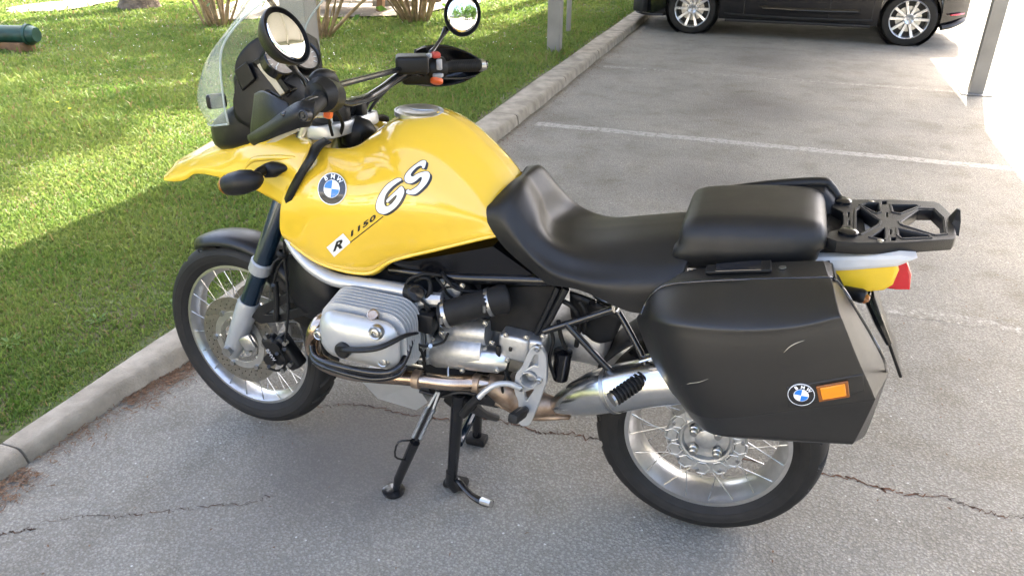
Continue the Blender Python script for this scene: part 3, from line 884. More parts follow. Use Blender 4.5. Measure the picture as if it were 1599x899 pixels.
# ------------------------------------------------------------------ parked car
def make_car():
    YN, YC = 9.125, 10.02                         # near side, centre line
    XF, XR = -.47, 3.66
    t = tag(empty('parked_car', (1.6, YC, 0)), 'black hatchback with silver ten-spoke wheels parked beyond the bays', 'car')
    WX = (.36, 2.99); WZ = .315; AR = .352
    def zb(x):
        z = .205
        if x < -.05: z = .205 + .03 * (-.05 - x)
        if x > 3.25: z = .22 + .16 * (x - 3.25)
        for w in WX:
            d = abs(x - w)
            if d < AR: z = max(z, WZ + math.sqrt(AR * AR - d * d))
        return z
    def hw(x):
        # plan half width with rounded corners
        w = .895
        if x < .30: w -= .42 * ((.30 - x) / .77) ** 2.6
        if x > 3.05: w -= .30 * ((x - 3.05) / .61) ** 2.6
        return w
    def belt(x):
        if x < .95: return .68 + .27 * math.sin(max(0, (x - XF)) / (.95 - XF) * PI / 2) ** .7
        if x < 3.45: return .95 + .03 * (x - .95) / 2.5
        return .98 - .10 * ((x - 3.45) / .21) ** 2
    xs = sorted(set([round(v, 4) for v in np.linspace(XF, XR, 70)] + [round(w + AR * math.cos(a) * .9999, 4) for w in WX for a in np.linspace(0, PI, 25)] + [round(w + s * (AR + .002), 4) for w in WX for s in (-1, 1)]))
    rows = []
    for x in xs:
        z0 = zb(x); w = hw(x); bt = belt(x)
        pr_ = [(w * .90, z0), (w * .985, z0 + .012), (w * .992, z0 + .05), (w * 1.0, max(.42, z0 + .07)), (w * .993, max(.52, z0 + .08)), (w * 1.0, max(.66, z0 + .09)), (w * .985, max(.80, z0 + .12)), (w * .95, bt), (w * .80, bt + .035), (w * .4, bt + .07), (0, bt + .08)]
        e = min(1, max(0, (x - XF) / .06)) if x < .5 else min(1, max(0, (XR - x) / .05))
        rows.append([(x, YC - a, c) for a, c in pr_])
    G = np.array(rows)
    H = G.copy(); H[:, :, 1] = 2 * YC - H[:, :, 1]
    b = MB().grid(G).grid(H, flip=True)
    # closing faces front and back
    for k, fl in ((0, False), (-1, True)):
        loop = [tuple(p) for p in G[k]] + [tuple(p) for p in H[k][::-1]]
        b.add(loop, [tuple(range(len(loop)))])
    body = b.build('body', 'car_black', t, sharp=40)
    # dark wheel wells and underside
    b = MB()
    b.box(((XF + XR) / 2 - .05, YC, .30), (3.7, 1.40, .16))
    for w in WX:
        for s in (-1, 1):
            b.lathe([(0, AR + .004), (.26, AR + .004), (.27, .05)], (w, YC + s * (.895 - .06), WZ), (0, -s, 0), 40)
    b.build('underbody', 'car_trim', t)
    # greenhouse: glass and roof
    st = [(.62, .955, .955), (1.05, 1.20, 1.05), (1.45, 1.40, 1.2), (1.9, 1.44, 1.3), (2.6, 1.43, 1.3), (3.1, 1.38, 1.2), (3.42, 1.15, 1.05), (3.56, .99, .97)]
    rings = []
    for x, zt, zm in st:
        w = min(.83, hw(x) * .94)
        f = (zt - .94) / .5
        rings.append([(x, YC - w, .955), (x, YC - w * (1 - .10 * f), .955 + (zt - .955) * .55), (x, YC - w * (1 - .24 * f), .955 + (zt - .955) * .9), (x, YC, zt + .01), (x, YC + w * (1 - .24 * f), .955 + (zt - .955) * .9), (x, YC + w * (1 - .10 * f), .955 + (zt - .955) * .55), (x, YC + w, .955)])
    MB().grid(rings).build('window', 'window_dark', t, sharp=0)
    rr = [[(x, YC - .60, zt - .01), (x, YC - .40, zt + .012), (x, YC, zt + .025), (x, YC + .40, zt + .012), (x, YC + .60, zt - .01)] for x, zt, zm in st[2:6]]
    MB().grid(rr).build('roof', 'car_black', t, sharp=0)
    # side details: door gaps, sill, trim
    for x in (1.02, 2.06, 2.56):
        MB().box((x, YN + .006, .60), (.007, .012, .62)).build('door_gap', 'car_trim', t)
    MB().tube([(.78, YN - .003, .285), (1.6, YN - .006, .27), (2.58, YN - .003, .285)], [.010, .014, .010], 8, 4).build('sill_trim', 'car_trim', t)
    MB().tube([(.80, YN - .004, .205), (2.56, YN - .004, .215)], .018, 8).build('sill_trim', 'car_trim', t)
    b = MB()
    b.grid(patch([[(1.20, YN + .001, .40), (1.8, YN - .004, .395), (2.42, YN + .001, .405)], [(1.25, YN - .010, .37), (1.8, YN - .016, .365), (2.40, YN - .010, .375)], [(1.22, YN + .001, .335), (1.8, YN - .004, .33), (2.44, YN + .001, .34)]], 4, 10))
    b.build('door_crease', 'car_black', t, sharp=0)
    # front intake with bright slats
    fi = MB().box((-.30, YN + .30, .33), (.20, .30, .20), rot=Matrix.Rotation(R(-38), 3, 'Z'), bev=.02).build('intake', 'car_trim', t)
    for k in range(3):
        MB().box((-.345, YN + .245, .275 + k * .055), (.20, .012, .008), rot=Matrix.Rotation(R(-38), 3, 'Z')).build('slat', 'chrome', fi)
    MB().tube([(-.02, YN + .04, .225), (-.25, YN + .16, .205), (-.44, YN + .42, .205), (-.49, YC, .205)], .022, 8, 5, flat=.6).build('lip', 'car_trim', t)
    # rear bumper: diffuser and reflector
    MB().tube([(3.36, YN + .02, .235), (3.50, YN + .10, .265), (3.64, YN + .32, .32), (3.68, YC, .33)], .030, 8, 5).build('diffuser', 'car_trim', t)
    MB().tube([(3.44, YN + .050, .385), (3.53, YN + .115, .39), (3.60, YN + .19, .395)], [.012, .02, .014], 8, 4, flat=.7).build('reflector', 'red_lens', t)
    MB().tube([(3.40, YN + .03, .80), (3.55, YN + .14, .82), (3.62, YN + .30, .82)], [.03, .075, .05], 10, 4, flat=.6).build('tail_light', 'red_lens', t)
    MB().tube([(-.05, YN + .10, .66), (-.25, YN + .24, .64), (-.38, YN + .42, .62)], [.02, .06, .05], 10, 4, flat=.6).build('headlight', 'white_plastic', t)
    MB().tube([(.98, YN - .03, .99), (.92, YN - .14, 1.02), (.95, YN - .18, 1.03)], [.03, .07, .05], 10, 4, flat=.7).build('wing_mirror', 'car_black', t)
    # wheels
    def wheel(x, s):
        yo = YC + s * (.895 - .012)
        w = empty('wheel', (x, yo, WZ), t)
        ax = (0, s, 0)
        MB().lathe([(-.20, .225), (-.205, .29), (-.17, .314), (-.03, .315), (-.008, .300), (-.002, .27), (-.006, .232), (-.02, .222)], (x, yo, WZ), ax, 56).build('tyre', 'rubber', w, sharp=40)
        rim = MB().lathe([(-.19, .215), (-.03, .212), (-.010, .218), (-.004, .226), (-.008, .2295), (-.03, .227)], (x, yo, WZ), ax, 56)
        rim.lathe([(-.075, .001), (-.030, .03), (-.020, .055), (-.03, .062), (-.06, .066)], (x, yo, WZ), ax, 24)
        rim.build('rim', 'car_rim', w, sharp=40)
        MB().lathe([(-.085, .02), (-.085, .15), (-.095, .15), (-.095, .02)], (x, yo, WZ), ax, 32).build('brake_disc', 'steel', w)
        MB().lathe([(-.13, .01), (-.13, .214)], (x, yo, WZ), ax, 32).build('barrel', 'car_trim', w)
        for k in range(10):
            a = 2 * PI * (k // 2) / 5 + PI / 2 + (.28 if k % 2 else -.28) * 1.08
            q = []
            for r, hwid, dep in ((.045, .020, -.026), (.12, .017, -.030), (.20, .019, -.016), (.219, .024, -.012)):
                c = Vector((x + r * math.cos(a), yo + s * dep, WZ + r * math.sin(a)))
                sd = Vector((-math.sin(a), 0, math.cos(a))) * hwid
                n_ = Vector((0, s * .022, 0))
                q.append([c - sd - n_, c - sd * .8, c + sd * .8, c + sd - n_])
            MB().loft(q).build('spoke', 'car_rim', w, sharp=30)
    for x in WX:
        for s in (-1, 1):
            wheel(x, s)
make_car()

# ------------------------------------------------------------------ motorcycle
bike = tag(empty('motorcycle', (.80, 0, 0)), 'yellow motorcycle with black seat, clear windscreen and black side case on its centre stand', 'motorcycle')
RAKE = R(26)
S_AX = Vector((math.sin(RAKE), 0, math.cos(RAKE)))
S_A0 = Vector((-.115, 0, 0))
S_Q = Quaternion(S_AX, -.1156)
def st(p):
    """turn a point of the front end with the handlebar"""
    return S_A0 + S_Q @ (Vector(p) - S_A0)

# ---- wheels
def wheel(centre, quat, tyre_prof, rim_prof, N, grv, hub_prof, sp_hub, sp_rim, n_sp, sp_r, treadw):
    w = MB().lathe(hub_prof, seg=48).build('wheel', 'cast_aluminium', center=False)
    w.location = centre; w.rotation_mode = 'QUATERNION'; w.rotation_quaternion = quat
    adopt(w, bike)
    Mw = world_m(w)
    # tyre with cut tread
    prof = crom([(a, b, 0) for a, b in tyre_prof], 7)[:, :2].copy()
    seg = 480
    a = np.linspace(0, 2 * PI, seg, endpoint=False)
    sw = (prof[:, 1] < tyre_prof[len(tyre_prof) // 2][1] - .022)
    prof[:, 0] += np.sign(prof[:, 0]) * np.where(sw & (np.arange(len(prof)) % 9 == 1), .0012, 0)
    RR = np.repeat(prof[:, 1][:, None], seg, 1); YY = np.repeat(prof[:, 0][:, None], seg, 1)
    ph = (a[None, :] * N / (2 * PI)) + grv * np.abs(YY) * np.sign(YY + 1e-9) * 0 + np.abs(YY) * grv
    ph = ph + np.where(YY > 0, .5, 0)
    fr = np.abs((ph % 1) - .5)
    g = (fr < .11) & (np.abs(YY) < treadw) & (np.abs(YY) > .006) & (RR > tyre_prof[len(tyre_prof) // 2][1] - .045)
    RR = RR - .0090 * g
    GG = np.stack([RR * np.cos(a), YY, RR * np.sin(a)], -1)
    t = MB().grid(GG, closed_v=True).build('tyre', 'rubber', center=False, sharp=28)
    t.matrix_basis = Mw.copy(); adopt(t, w)
    r = MB().lathe(rim_prof, seg=96, closed=True).build('rim', 'aluminium', center=False, sharp=30)
    r.matrix_basis = Mw.copy(); adopt(r, w)
    # spokes: one shared mesh, crossed pairs out to the rim edges
    L0 = None
    proto = None
    for k in range(n_sp):
        sd = -1 if k % 2 else 1
        a0 = 2 * PI * (k // 2) / (n_sp // 2) + (.0 if sd > 0 else PI / (n_sp // 2))
        cr = R(18) if (k // 2) % 2 else -R(18)
        p0 = Vector((sp_hub[1] * math.cos(a0), sd * sp_hub[0], sp_hub[1] * math.sin(a0)))
        p1 = Vector((sp_rim[1] * math.cos(a0 + cr), sd * sp_rim[0], sp_rim[1] * math.sin(a0 + cr)))
        L = (p1 - p0).length
        if proto is None:
            b = MB().cyl((0, 0, 0), (0, 0, L), sp_r, 6)
            b.cyl((0, 0, L - .016), (0, 0, L + .004), sp_r * 1.9, 6)
            proto = b.build('spoke', 'steel', center=False); o = proto
        else:
            o = proto.copy(); col.objects.link(o)
        q = (p1 - p0).to_track_quat('Z', 'Y').to_matrix().to_4x4()
        o.parent = w; o.matrix_parent_inverse = Matrix.Identity(4)
        o.matrix_basis = Matrix.Translation(p0) @ q
    return w, Mw

FC = st((0, 0, .350))
front, MF = wheel(FC, S_Q,
    [(-.034, .246), (-.047, .262), (-.056, .282), (-.056, .299), (-.046, .315), (-.026, .326), (0, .3295), (.026, .326), (.046, .315), (.056, .299), (.056, .282), (.047, .262), (.034, .246)],
    [(-.0385, .2575), (-.0335, .2585), (-.029, .249), (0, .243), (.029, .249), (.0335, .2585), (.0385, .2575), (.0385, .243), (.030, .238), (.014, .227), (0, .225), (-.014, .227), (-.030, .238), (-.0385, .243)],
    24, 17.0, [(-.060, .02), (-.060, .055), (-.045, .06), (-.035, .042), (.035, .042), (.045, .06), (.060, .055), (.060, .02)],
    (.040, .050), (.033, .238), 40, .0012, .048)
RC = Vector((1.509, 0, .325))
rear, MR = wheel(RC, Quaternion(),
    [(-.054, .222), (-.066, .238), (-.076, .258), (-.077, .276), (-.066, .299), (-.036, .315), (0, .321), (.036, .315), (.066, .299), (.077, .276), (.076, .258), (.066, .238), (.054, .222)],
    [(-.059, .2325), (-.053, .2335), (-.047, .224), (0, .216), (.047, .224), (.053, .2335), (.059, .2325), (.059, .217), (.047, .212), (.025, .196), (0, .193), (-.025, .196), (-.047, .212), (-.059, .217)],
    22, 9.0, [(-.045, .001), (-.045, .062), (-.058, .066), (-.060, .072), (-.056, .078), (-.062, .080), (-.062, .106), (-.050, .112), (-.030, .104), (.03, .104), (.05, .112), (.06, .08), (.06, .0)],
    (.040, .100), (.050, .210), 40, .0013, .068)
# rear hub face: honeycomb ribs, bolts
for k in range(12):
    a = 2 * PI * k / 12
    c = RC + Vector((.093 * math.cos(a), -.0608, .093 * math.sin(a)))
    b = MB()
    hexp = [c + Vector((.021 * math.cos(a + PI / 6 + j * PI / 3), 0, .021 * math.sin(a + PI / 6 + j * PI / 3))) for j in range(6)]
    for j in range(6): b.cyl(hexp[j], hexp[(j + 1) % 6], .0026, 6)
    b.build('hub_rib', 'cast_aluminium', rear)
for k in range(10):
    a = 2 * PI * k / 10 + .2
    MB().cyl(RC + Vector((.100 * math.cos(a), -.058, .100 * math.sin(a))), RC + Vector((.100 * math.cos(a), -.069, .100 * math.sin(a))), .005, 6).build('hub_bolt', 'steel', rear)
for k in range(4):
    a = 2 * PI * k / 4 + .85
    c = RC + Vector((.046 * math.cos(a), -.05, .046 * math.sin(a)))
    MB().lathe([(0, .014), (.014, .014), (.016, .011), (.028, .0105), (.030, .007), (.030, .0)], c, (0, -1, 0), 12).build('wheel_bolt', 'steel', rear, sharp=25)
MB().lathe([(-.03, .030), (-.0535, .030), (-.056, .026), (-.056, .0)], RC, (0, 1, 0), 24).build('hub_cap', 'cast_aluminium', rear)
MB().lathe([(.09, .10), (.13, .085), (.15, .04), (.15, 0)], RC, (0, 1, 0), 32).build('final_drive', 'cast_aluminium', bike)

# front brake discs with drilled rings, carriers, sensor ring
holes = []
for k in range(54):
    a = 2 * PI * k / 54
    for r in (.116, .141) if k % 2 else (.1285,):
        holes.append(ring2d(.0033, 7, r * math.cos(a), r * math.sin(a)))
dm = fill2d([ring2d(.1525, 72), ring2d(.104, 60)] + holes, .005)
for s in (-1, 1):
    M = MF @ Matrix.Translation((0, s * .066, 0)) @ Matrix.Rotation(R(90), 4, 'X')
    d = MB().mesh(dm, M).build('brake_disc', 'disc_steel', front, sharp=40)
    b = MB()
    cm = fill2d([ring2d(.102, 60), ring2d(.080, 48)], .007)
    b.mesh(cm, M)
    for k in range(5):
        a = 2 * PI * k / 5 + .3
        p0 = MF @ Vector((.045 * math.cos(a), s * .058, .045 * math.sin(a))); p1 = MF @ Vector((.085 * math.cos(a + .35), s * .066, .085 * math.sin(a + .35)))
        b.cyl(p0, p1, .006, 8)
    b.build('disc_carrier', 'aluminium', front, sharp=40)
    for k in range(6):
        a = 2 * PI * k / 6 + .1
        p = MF @ Vector((.104 * math.cos(a), s * .064, .104 * math.sin(a))); q = MF @ Vector((.104 * math.cos(a), s * .075, .104 * math.sin(a)))
        MB().cyl(p, q, .009, 12).build('disc_bobbin', 'steel', front)
cm = fill2d([ring2d(.076, 60), ring2d(.060, 48)] + [ring2d(.0022, 6, .068 * math.cos(2 * PI * k / 40), .068 * math.sin(2 * PI * k / 40)) for k in range(40)], .004)
MB().mesh(cm, MF @ Matrix.Translation((0, -.070, 0)) @ Matrix.Rotation(R(90), 4, 'X')).build('sensor_ring', 'steel', front)

# ---- fork legs (turned with the bars)
FD = S_AX
def fork(s):
    base = Vector((.004, s * .098, .345))
    P = lambda t, dx=0.0: st(base + FD * t + Vector((dx, 0, 0)))
    lg = MB().tube([P(-.035), P(.0), P(.05), P(.19), P(.205)], [.026, .031, .033, .036, .031], 20).build('fork_slider', 'fork_grey', bike)
    MB().cyl(P(0) + Vector((0, s * .045, 0)), P(0) - Vector((0, s * .02, 0)), .017, 6).build('axle_nut', 'steel', lg)
    MB().tube([P(.195), P(.60), P(.605)], [.0285, .0285, .026], 20).build('fork_tube', 'fork_blue', bike)
    MB().tube([P(.325), P(.33), P(.365), P(.37)], [.030, .0345, .0345, .030], 24).build('fork_clamp', 'fork_grey', bike)
    MB().cyl(P(.60), P(.86), .021, 20).build('fork_stanchion', 'steel', bike)
fork(-1); fork(1)
# axle
MB().cyl(st((0, -.11, .35)), st((0, .11, .35)), .011, 12).build('axle', 'steel', front)

# caliper with lettering, bracket and pipes
def rough_box(b, c, size, rz=0, ry=0, mi=0, bev=.008):
    b.box(c, size, rot=Matrix.Rotation(ry, 3, 'Y') @ Matrix.Rotation(rz, 3, 'Z'), bev=bev, mi=mi)
for s in (-1, 1):
    b = MB()
    cc = at(432, 545, -.115)
    off = cc - FC
    def cal(dx, dz, dy=0): return Vector((FC.x + off.x + dx, s * .115 + dy, FC.z + off.z + dz))
    tl = R(-32)
    q = Matrix.Rotation(tl, 3, 'Y')
    b.box(cal(0, 0), (.052, .040, .105), rot=q, bev=.014, bseg=3)
    b.box(cal(.038, -.005, -s * .01), (.050, .050, .120), rot=q, bev=.012, bseg=3)
    b.cyl(cal(.015, .022), cal(.015, .022, s * .030), .020, 16); b.cyl(cal(-.012, -.028), cal(-.012, -.028, s * .030), .020, 16)
    c = b.build('brake_caliper', 'black_plastic', bike, sharp=40)
    for (dx, dz) in ((-.015, .055), (.03, -.058), (.052, .045), (.060, -.030)):
        MB().cyl(cal(dx, dz, s * .012), cal(dx, dz, s * .028), .0075, 10).build('caliper_bolt', 'steel', c)
    if s < 0:
        tm = text_mesh('BMW', .019, .0004, depth=.0006)
        X = Vector((math.cos(R(-58)), 0, math.sin(R(-58)))); Z = Vector((math.cos(R(32)), 0, math.sin(R(32))))
        M = Matrix(((X.x, Z.x, 0, 0), (0, 0, -1, 0), (X.z, Z.z, 0, 0), (0, 0, 0, 1)))
        M = Matrix.Translation(cal(-.002, -.004, -.0312)) @ M
        MB().mesh(tm, M).build('lettering', 'grey_switch', c, sharp=0)
# fork brace bracket (triangular) reaching back from the left slider
br = fill2d([[tuple((p.x, p.z)) for p in ats([(396, 493, -.10), (405, 480, -.10), (440, 462, -.10), (505, 432, -.10), (505, 445, -.1), (470, 463, -.10), (505, 466, -.10), (505, 484, -.1), (440, 500, -.10), (408, 502, -.10)])],
             [tuple((p.x, p.z)) for p in ats([(412, 490, -.10), (450, 469, -.10), (470, 472, -.1), (486, 473, -.1), (440, 490, -.10)])]], .010, .003)
MB().mesh(br, Matrix.Translation((0, -.10, 0)) @ Matrix.Rotation(R(90), 4, 'X')).build('fender_bracket', 'black_plastic', bike, sharp=40)
MB().mesh(br, Matrix.Translation((0, .10, 0)) @ Matrix.Rotation(R(90), 4, 'X')).build('fender_bracket', 'black_plastic', bike, sharp=40)
MB().box(at(388, 535, -.135), (.05, .02, .05), rot=Matrix.Rotation(R(-30), 3, 'Y'), bev=.008).build('caliper_mount', 'aluminium', bike)

# front mudguard over the tyre
rows = []
for k in range(25):
    a = R(38) + (R(121) - R(38)) * k / 24            # around the wheel from rear-top to front
    row = []
    for j in range(13):
        u = -1 + 2 * j / 12
        w = .066 if k < 21 else .066 - .009 * (k - 21)
        rr = .329 + .030 * math.sqrt(max(0, 1 - (u * .97) ** 2)) - .010 * abs(u) ** 6
        row.append(tuple(MF @ Vector((rr * math.cos(a), w * u, rr * math.sin(a)))))
    rows.append(row)
MB().grid(rows).build('front_mudguard', 'fender_black', bike, sharp=0, solid=.006)
# rear splash guard behind the front wheel: broad black moulding below the tank
sp = [[at(452, 395, -.09), at(470, 405, -.12), at(500, 420, -.125), at(530, 440, -.10)],
      [at(450, 425, -.10), at(478, 440, -.135), at(512, 455, -.135), at(538, 458, -.10)],
      [at(452, 455, -.10), at(485, 465, -.135), at(515, 472, -.135), at(539, 470, -.09)],
      [at(470, 485, -.09), at(490, 487, -.12), at(512, 488, -.115), at(532, 486, -.07)],
      [at(478, 500, -.02), at(490, 500, -.05), at(505, 498, -.05), at(520, 494, -.02)]]
MB().grid(patch(sp, 5, 5)).build('splash_guard', 'black_plastic', bike, sharp=0, solid=.012)
MB().grid(patch([[(p.x, -p.y, p.z) for p in r] for r in sp], 5, 5)).build('splash_guard', 'black_plastic', bike, sharp=0, solid=.012)
MB().box((.30, 0, .60), (.10, .17, .30), rot=Matrix.Rotation(R(26), 3, 'Y'), bev=.03, bseg=3).build('oil_cooler_shroud', 'black_rough', bike)
# suspension arm and spring behind the fork
MB().tube([(.52, -.10, .56), (.36, -.09, .57), (.22, -.03, .60), (.18, 0, .61)], [.022, .02, .02, .022], 10, 5).build('suspension_arm', 'black_plastic', bike)
MB().tube([(.52, .10, .56), (.36, .09, .57), (.22, .03, .60), (.18, 0, .61)], [.022, .02, .02, .022], 10, 5).build('suspension_arm', 'black_plastic', bike)

# ---- fuel tank
T = [
 [(.495, 0, .985), (.44, -.10, 1.02), (.405, -.150, 1.078), (.352, -.192, .985), (.318, -.200, .89), (.318, -.186, .812), (.39, -.10, .80)],
 [(.528, 0, 1.045), (.50, -.085, 1.060), (.468, -.155, 1.072), (.43, -.214, .985), (.405, -.220, .875), (.43, -.190, .752), (.45, -.10, .76)],
 [(.565, 0, 1.122), (.562, -.09, 1.108), (.558, -.165, 1.058), (.55, -.222, .97), (.548, -.221, .86), (.562, -.180, .738), (.56, -.10, .74)],
 [(.66, 0, 1.160), (.66, -.09, 1.146), (.66, -.170, 1.080), (.66, -.222, .98), (.66, -.214, .885), (.645, -.180, .793), (.65, -.10, .80)],
 [(.76, 0, 1.146), (.76, -.085, 1.126), (.765, -.155, 1.065), (.772, -.198, .98), (.78, -.194, .90), (.78, -.176, .848), (.78, -.10, .855)],
 [(.86, 0, 1.072), (.86, -.075, 1.056), (.865, -.122, 1.018), (.875, -.163, .962), (.88, -.168, .918), (.885, -.160, .884), (.89, -.10, .88)],
 [(.93, 0, 1.000), (.93, -.06, .99), (.925, -.10, .972), (.92, -.14, .942), (.925, -.15, .912), (.935, -.145, .898), (.935, -.10, .895)]]
GT = patch(T, 10, 8)
GTm = GT.copy(); GTm[:, :, 1] *= -1
tb = MB().grid(GT).grid(GTm, flip=True)
tank = tb.build('fuel_tank', 'yellow_paint', bike, sharp=0, merge=True)
# rolled lower lip
lip = GT[:, 5 * 8 - 1]
MB().tube(lip[2:], .0055, 8).build('tank_lip', 'yellow_paint', tank, sharp=0)
MB().tube([(x, -y, z) for x, y, z in lip[2:]], .0055, 8).build('tank_lip', 'yellow_paint', tank, sharp=0)
BV = BVHTree.FromPolygons([tuple(v) for v in tb.v], tb.f)

def on_tank(px, py, lift=.0012):
    d = (r_ * ((px - 799.5) / FPX) - u_ * ((py - 449.5) / FPX) + f_).normalized()
    loc, n, _, _ = BV.ray_cast(CAM, d)
    if loc is None: return CAM + d * 2.3
    if n.dot(d) > 0: n = -n
    return loc + n * lift

def sub_mesh(me, cuts_len):
    bm = bmesh.new(); bm.from_mesh(me)
    bmesh.ops.triangulate(bm, faces=bm.faces)
    for _ in range(4):
        ed = [e for e in bm.edges if e.calc_length() > cuts_len]
        if not ed: break
        bmesh.ops.subdivide_edges(bm, edges=ed, cuts=1)
        bmesh.ops.triangulate(bm, faces=[f for f in bm.faces if len(f.verts) > 3])
    bm.to_mesh(me); bm.free()
    return me

def decal(me, fn, lift, b, mi):
    """print a flat shape on the tank skin; fn maps shape to photo pixels"""
    def put(v):
        q = fn(v); return on_tank(q[0], q[1], lift)
    b.mesh(me, None, mi, put)

# model lettering (outlined, with drop shadow)
def crop(p): return (480 + p[0] / 5.2875, 240 + p[1] / 5.2875)
GL = [(775, 208), (745, 205), (690, 235), (650, 268), (612, 318), (580, 380), (568, 440), (583, 477), (618, 496), (660, 490), (720, 450), (765, 398), (798, 330), (797, 292), (777, 270), (745, 298), (690, 348), (655, 385), (662, 402), (682, 386), (718, 352), (738, 340), (735, 366), (700, 410), (662, 435), (640, 424), (636, 388), (652, 332), (700, 276), (748, 238), (775, 222)]
SL = [(977, 62), (946, 60), (900, 88), (850, 128), (815, 170), (803, 206), (814, 234), (850, 246), (890, 230), (930, 196), (946, 196), (940, 226), (915, 264), (880, 290), (850, 304), (836, 296), (820, 304), (820, 326), (850, 336), (890, 334), (932, 304), (977, 258), (1005, 210), (1011, 172), (992, 150), (950, 154), (905, 170), (875, 190), (858, 186), (855, 170), (880, 135), (920, 104), (946, 104), (950, 121), (966, 120), (978, 88)]
def smooth_poly(P): return [tuple(p[:2]) for p in crom([(a, b_, 0) for a, b_ in P], 3, closed=True)]
dec = MB()
lift = .0008
for P in (GL, SL):
    Q = smooth_poly(P)
    for (dx, dy) in ((-6, -5), (6, -4), (-5, 6), (7, 5), (11, 8), (15, 11), (19, 13)):
        decal(sub_mesh(fill2d([[(x + dx, y + dy) for x, y in Q]]), 26), crop, lift, dec, 1)
        lift += .00003
    decal(sub_mesh(fill2d([Q]), 26), crop, .0016, dec, 0)
# capacity digits with underline, letter in its pale box
def frame(o, u, v):
    return lambda q: (o[0] + q.x * u[0] + q.y * v[0], o[1] + q.x * u[1] + q.y * v[1])
fr = frame((566, 352.5), (.80 * 1.0, -.595), (-.12, -.80))
decal(sub_mesh(text_mesh('1150', 19, .75, space=1.15), 5), frame((566, 353), (.98, -.70), (.05, -.62)), .0011, dec, 1)
decal(sub_mesh(fill2d([[(0, 0), (66, 0), (66, 1.4), (0, 1.4)]]), 6), frame((546.5, 378), (.785, -.62), (.6, .8)), .0011, dec, 1)
decal(sub_mesh(fill2d([[(510, 386), (536, 364), (548, 378), (522, 401)]]), 6), lambda q: (q.x, q.y), .0011, dec, 0)
decal(sub_mesh(text_mesh('R', 25, .9), 5), frame((529, 383), (.95, -.42), (.28, -.86)), .0018, dec, 1)
dec.build('model_lettering', ['white_decal', 'black_decal'], tank, recalc=False, sharp=0, center=False)

# round emblem: black ring with letters, quartered centre
def roundel(name, c, n, rad, parent):
    n = Vector(n).normalized(); up = Vector((0, 0, 1)); up = (up - n * up.dot(n)).normalized(); rt = up.cross(n)
    def P(x, y, h): return c + (rt * x + up * y) * rad + n * h
    b = MB()
    def disc(r0, r1, a0, a1, h, mi, seg):
        rows = [[P(r * math.cos(a0 + (a1 - a0) * k / seg), r * math.sin(a0 + (a1 - a0) * k / seg), h - .0012 * r * r) for k in range(seg + 1)] for r in np.linspace(r0, r1, 5)]
        b.grid(rows, mi)
    disc(.0, 1.0, 0, 2 * PI, .0030, 1, 48)                      # pale rim
    b.lathe([(0, rad), (.0022, rad)], c, n, 48, 1)
    disc(.50, .95, 0, 2 * PI, .0034, 0, 48)                     # black band
    disc(0, .56, 0, 2 * PI, .0040, 1, 48)
    for k in range(4):
        disc(.0, .53, k * PI / 2, (k + 1) * PI / 2, .0044, (1, 2, 1, 2)[k], 12)
    for ch, a in (('B', R(128)), ('M', R(90)), ('W', R(52))):
        tm = text_mesh(ch, .40, .012)
        ca, sa = math.cos(a - PI / 2), math.sin(a - PI / 2)
        b.mesh(tm, None, 1, lambda v: P(.755 * math.cos(a) + v.x * ca - v.y * sa, .755 * math.sin(a) + v.x * sa + v.y * ca, .0042))
    return b.build(name, ['emblem_black', 'emblem_white', 'emblem_blue'], parent, recalc=False, sharp=30)
c0 = on_tank(519, 295, 0); e1 = on_tank(535, 295, 0) - on_tank(503, 295, 0); e2 = on_tank(519, 280, 0) - on_tank(519, 310, 0)
roundel('emblem', c0, e1.cross(e2) if e1.cross(e2).y < 0 else e2.cross(e1), .0415, tank)
# filler cap
capn = Vector((.03, 0, 1)).normalized()
fc_c = Vector((.655, 0, 1.1585))
fcap = MB().lathe([(-.01, .066), (.0015, .066), (.0025, .061), (.0012, .059), (.002, .054), (.004, .050), (.004, 0)], fc_c, capn, 40).build('fuel_cap', 'steel', tank, sharp=25)
MB().tube([fc_c + Vector((-.04, .004, .003)), fc_c + Vector((0, -.01, .004)), fc_c + Vector((.04, .005, .003))], [.002, .004, .002], 8, 4).build('cap_flap', 'steel', fcap)

# ---- beak and side panels
BK = [
 [(257, 275, 0), (256, 276, -.02), (256, 278, -.034), (256.5, 280, -.042), (258, 282, -.045)],
 [(273, 256, 0), (273, 262, -.034), (273, 270, -.054), (274, 277, -.062), (276, 283, -.062)],
 [(288, 246, 0), (288, 255, -.045), (288, 264, -.068), (289, 273, -.078), (291, 280, -.078)],
 [(305, 236, 0), (305, 247, -.058), (305, 257, -.082), (306, 264, -.092), (308, 271, -.092)],
 [(341, 216, 0), (342, 233, -.082), (343, 250, -.118), (344, 265, -.134), (346, 277, -.134)],
 [(368, 204, -.03), (374, 220, -.110), (378, 245, -.150), (382, 270, -.160), (388, 291, -.155)],
 [(395, 200, -.06), (406, 219, -.130), (414, 247, -.165), (415, 278, -.170), (415, 304, -.165)],
 [(440, 207, -.07), (446, 225, -.142), (447, 250, -.178), (443, 285, -.185), (436, 316, -.18)],
 [(478, 212, -.08), (487, 227, -.150), (470, 262, -.192), (456, 292, -.197), (443, 322, -.186)]]
GB = patch([ats(r) for r in BK], 8, 8)
GBm = GB.copy(); GBm[:, :, 1] *= -1
bb = MB().grid(GB).grid(GBm, flip=True)
beak = bb.build('beak', 'yellow_paint', bike, sharp=0, merge=True, solid=.006)
BB = BVHTree.FromPolygons([tuple(v) for v in bb.v], bb.f)
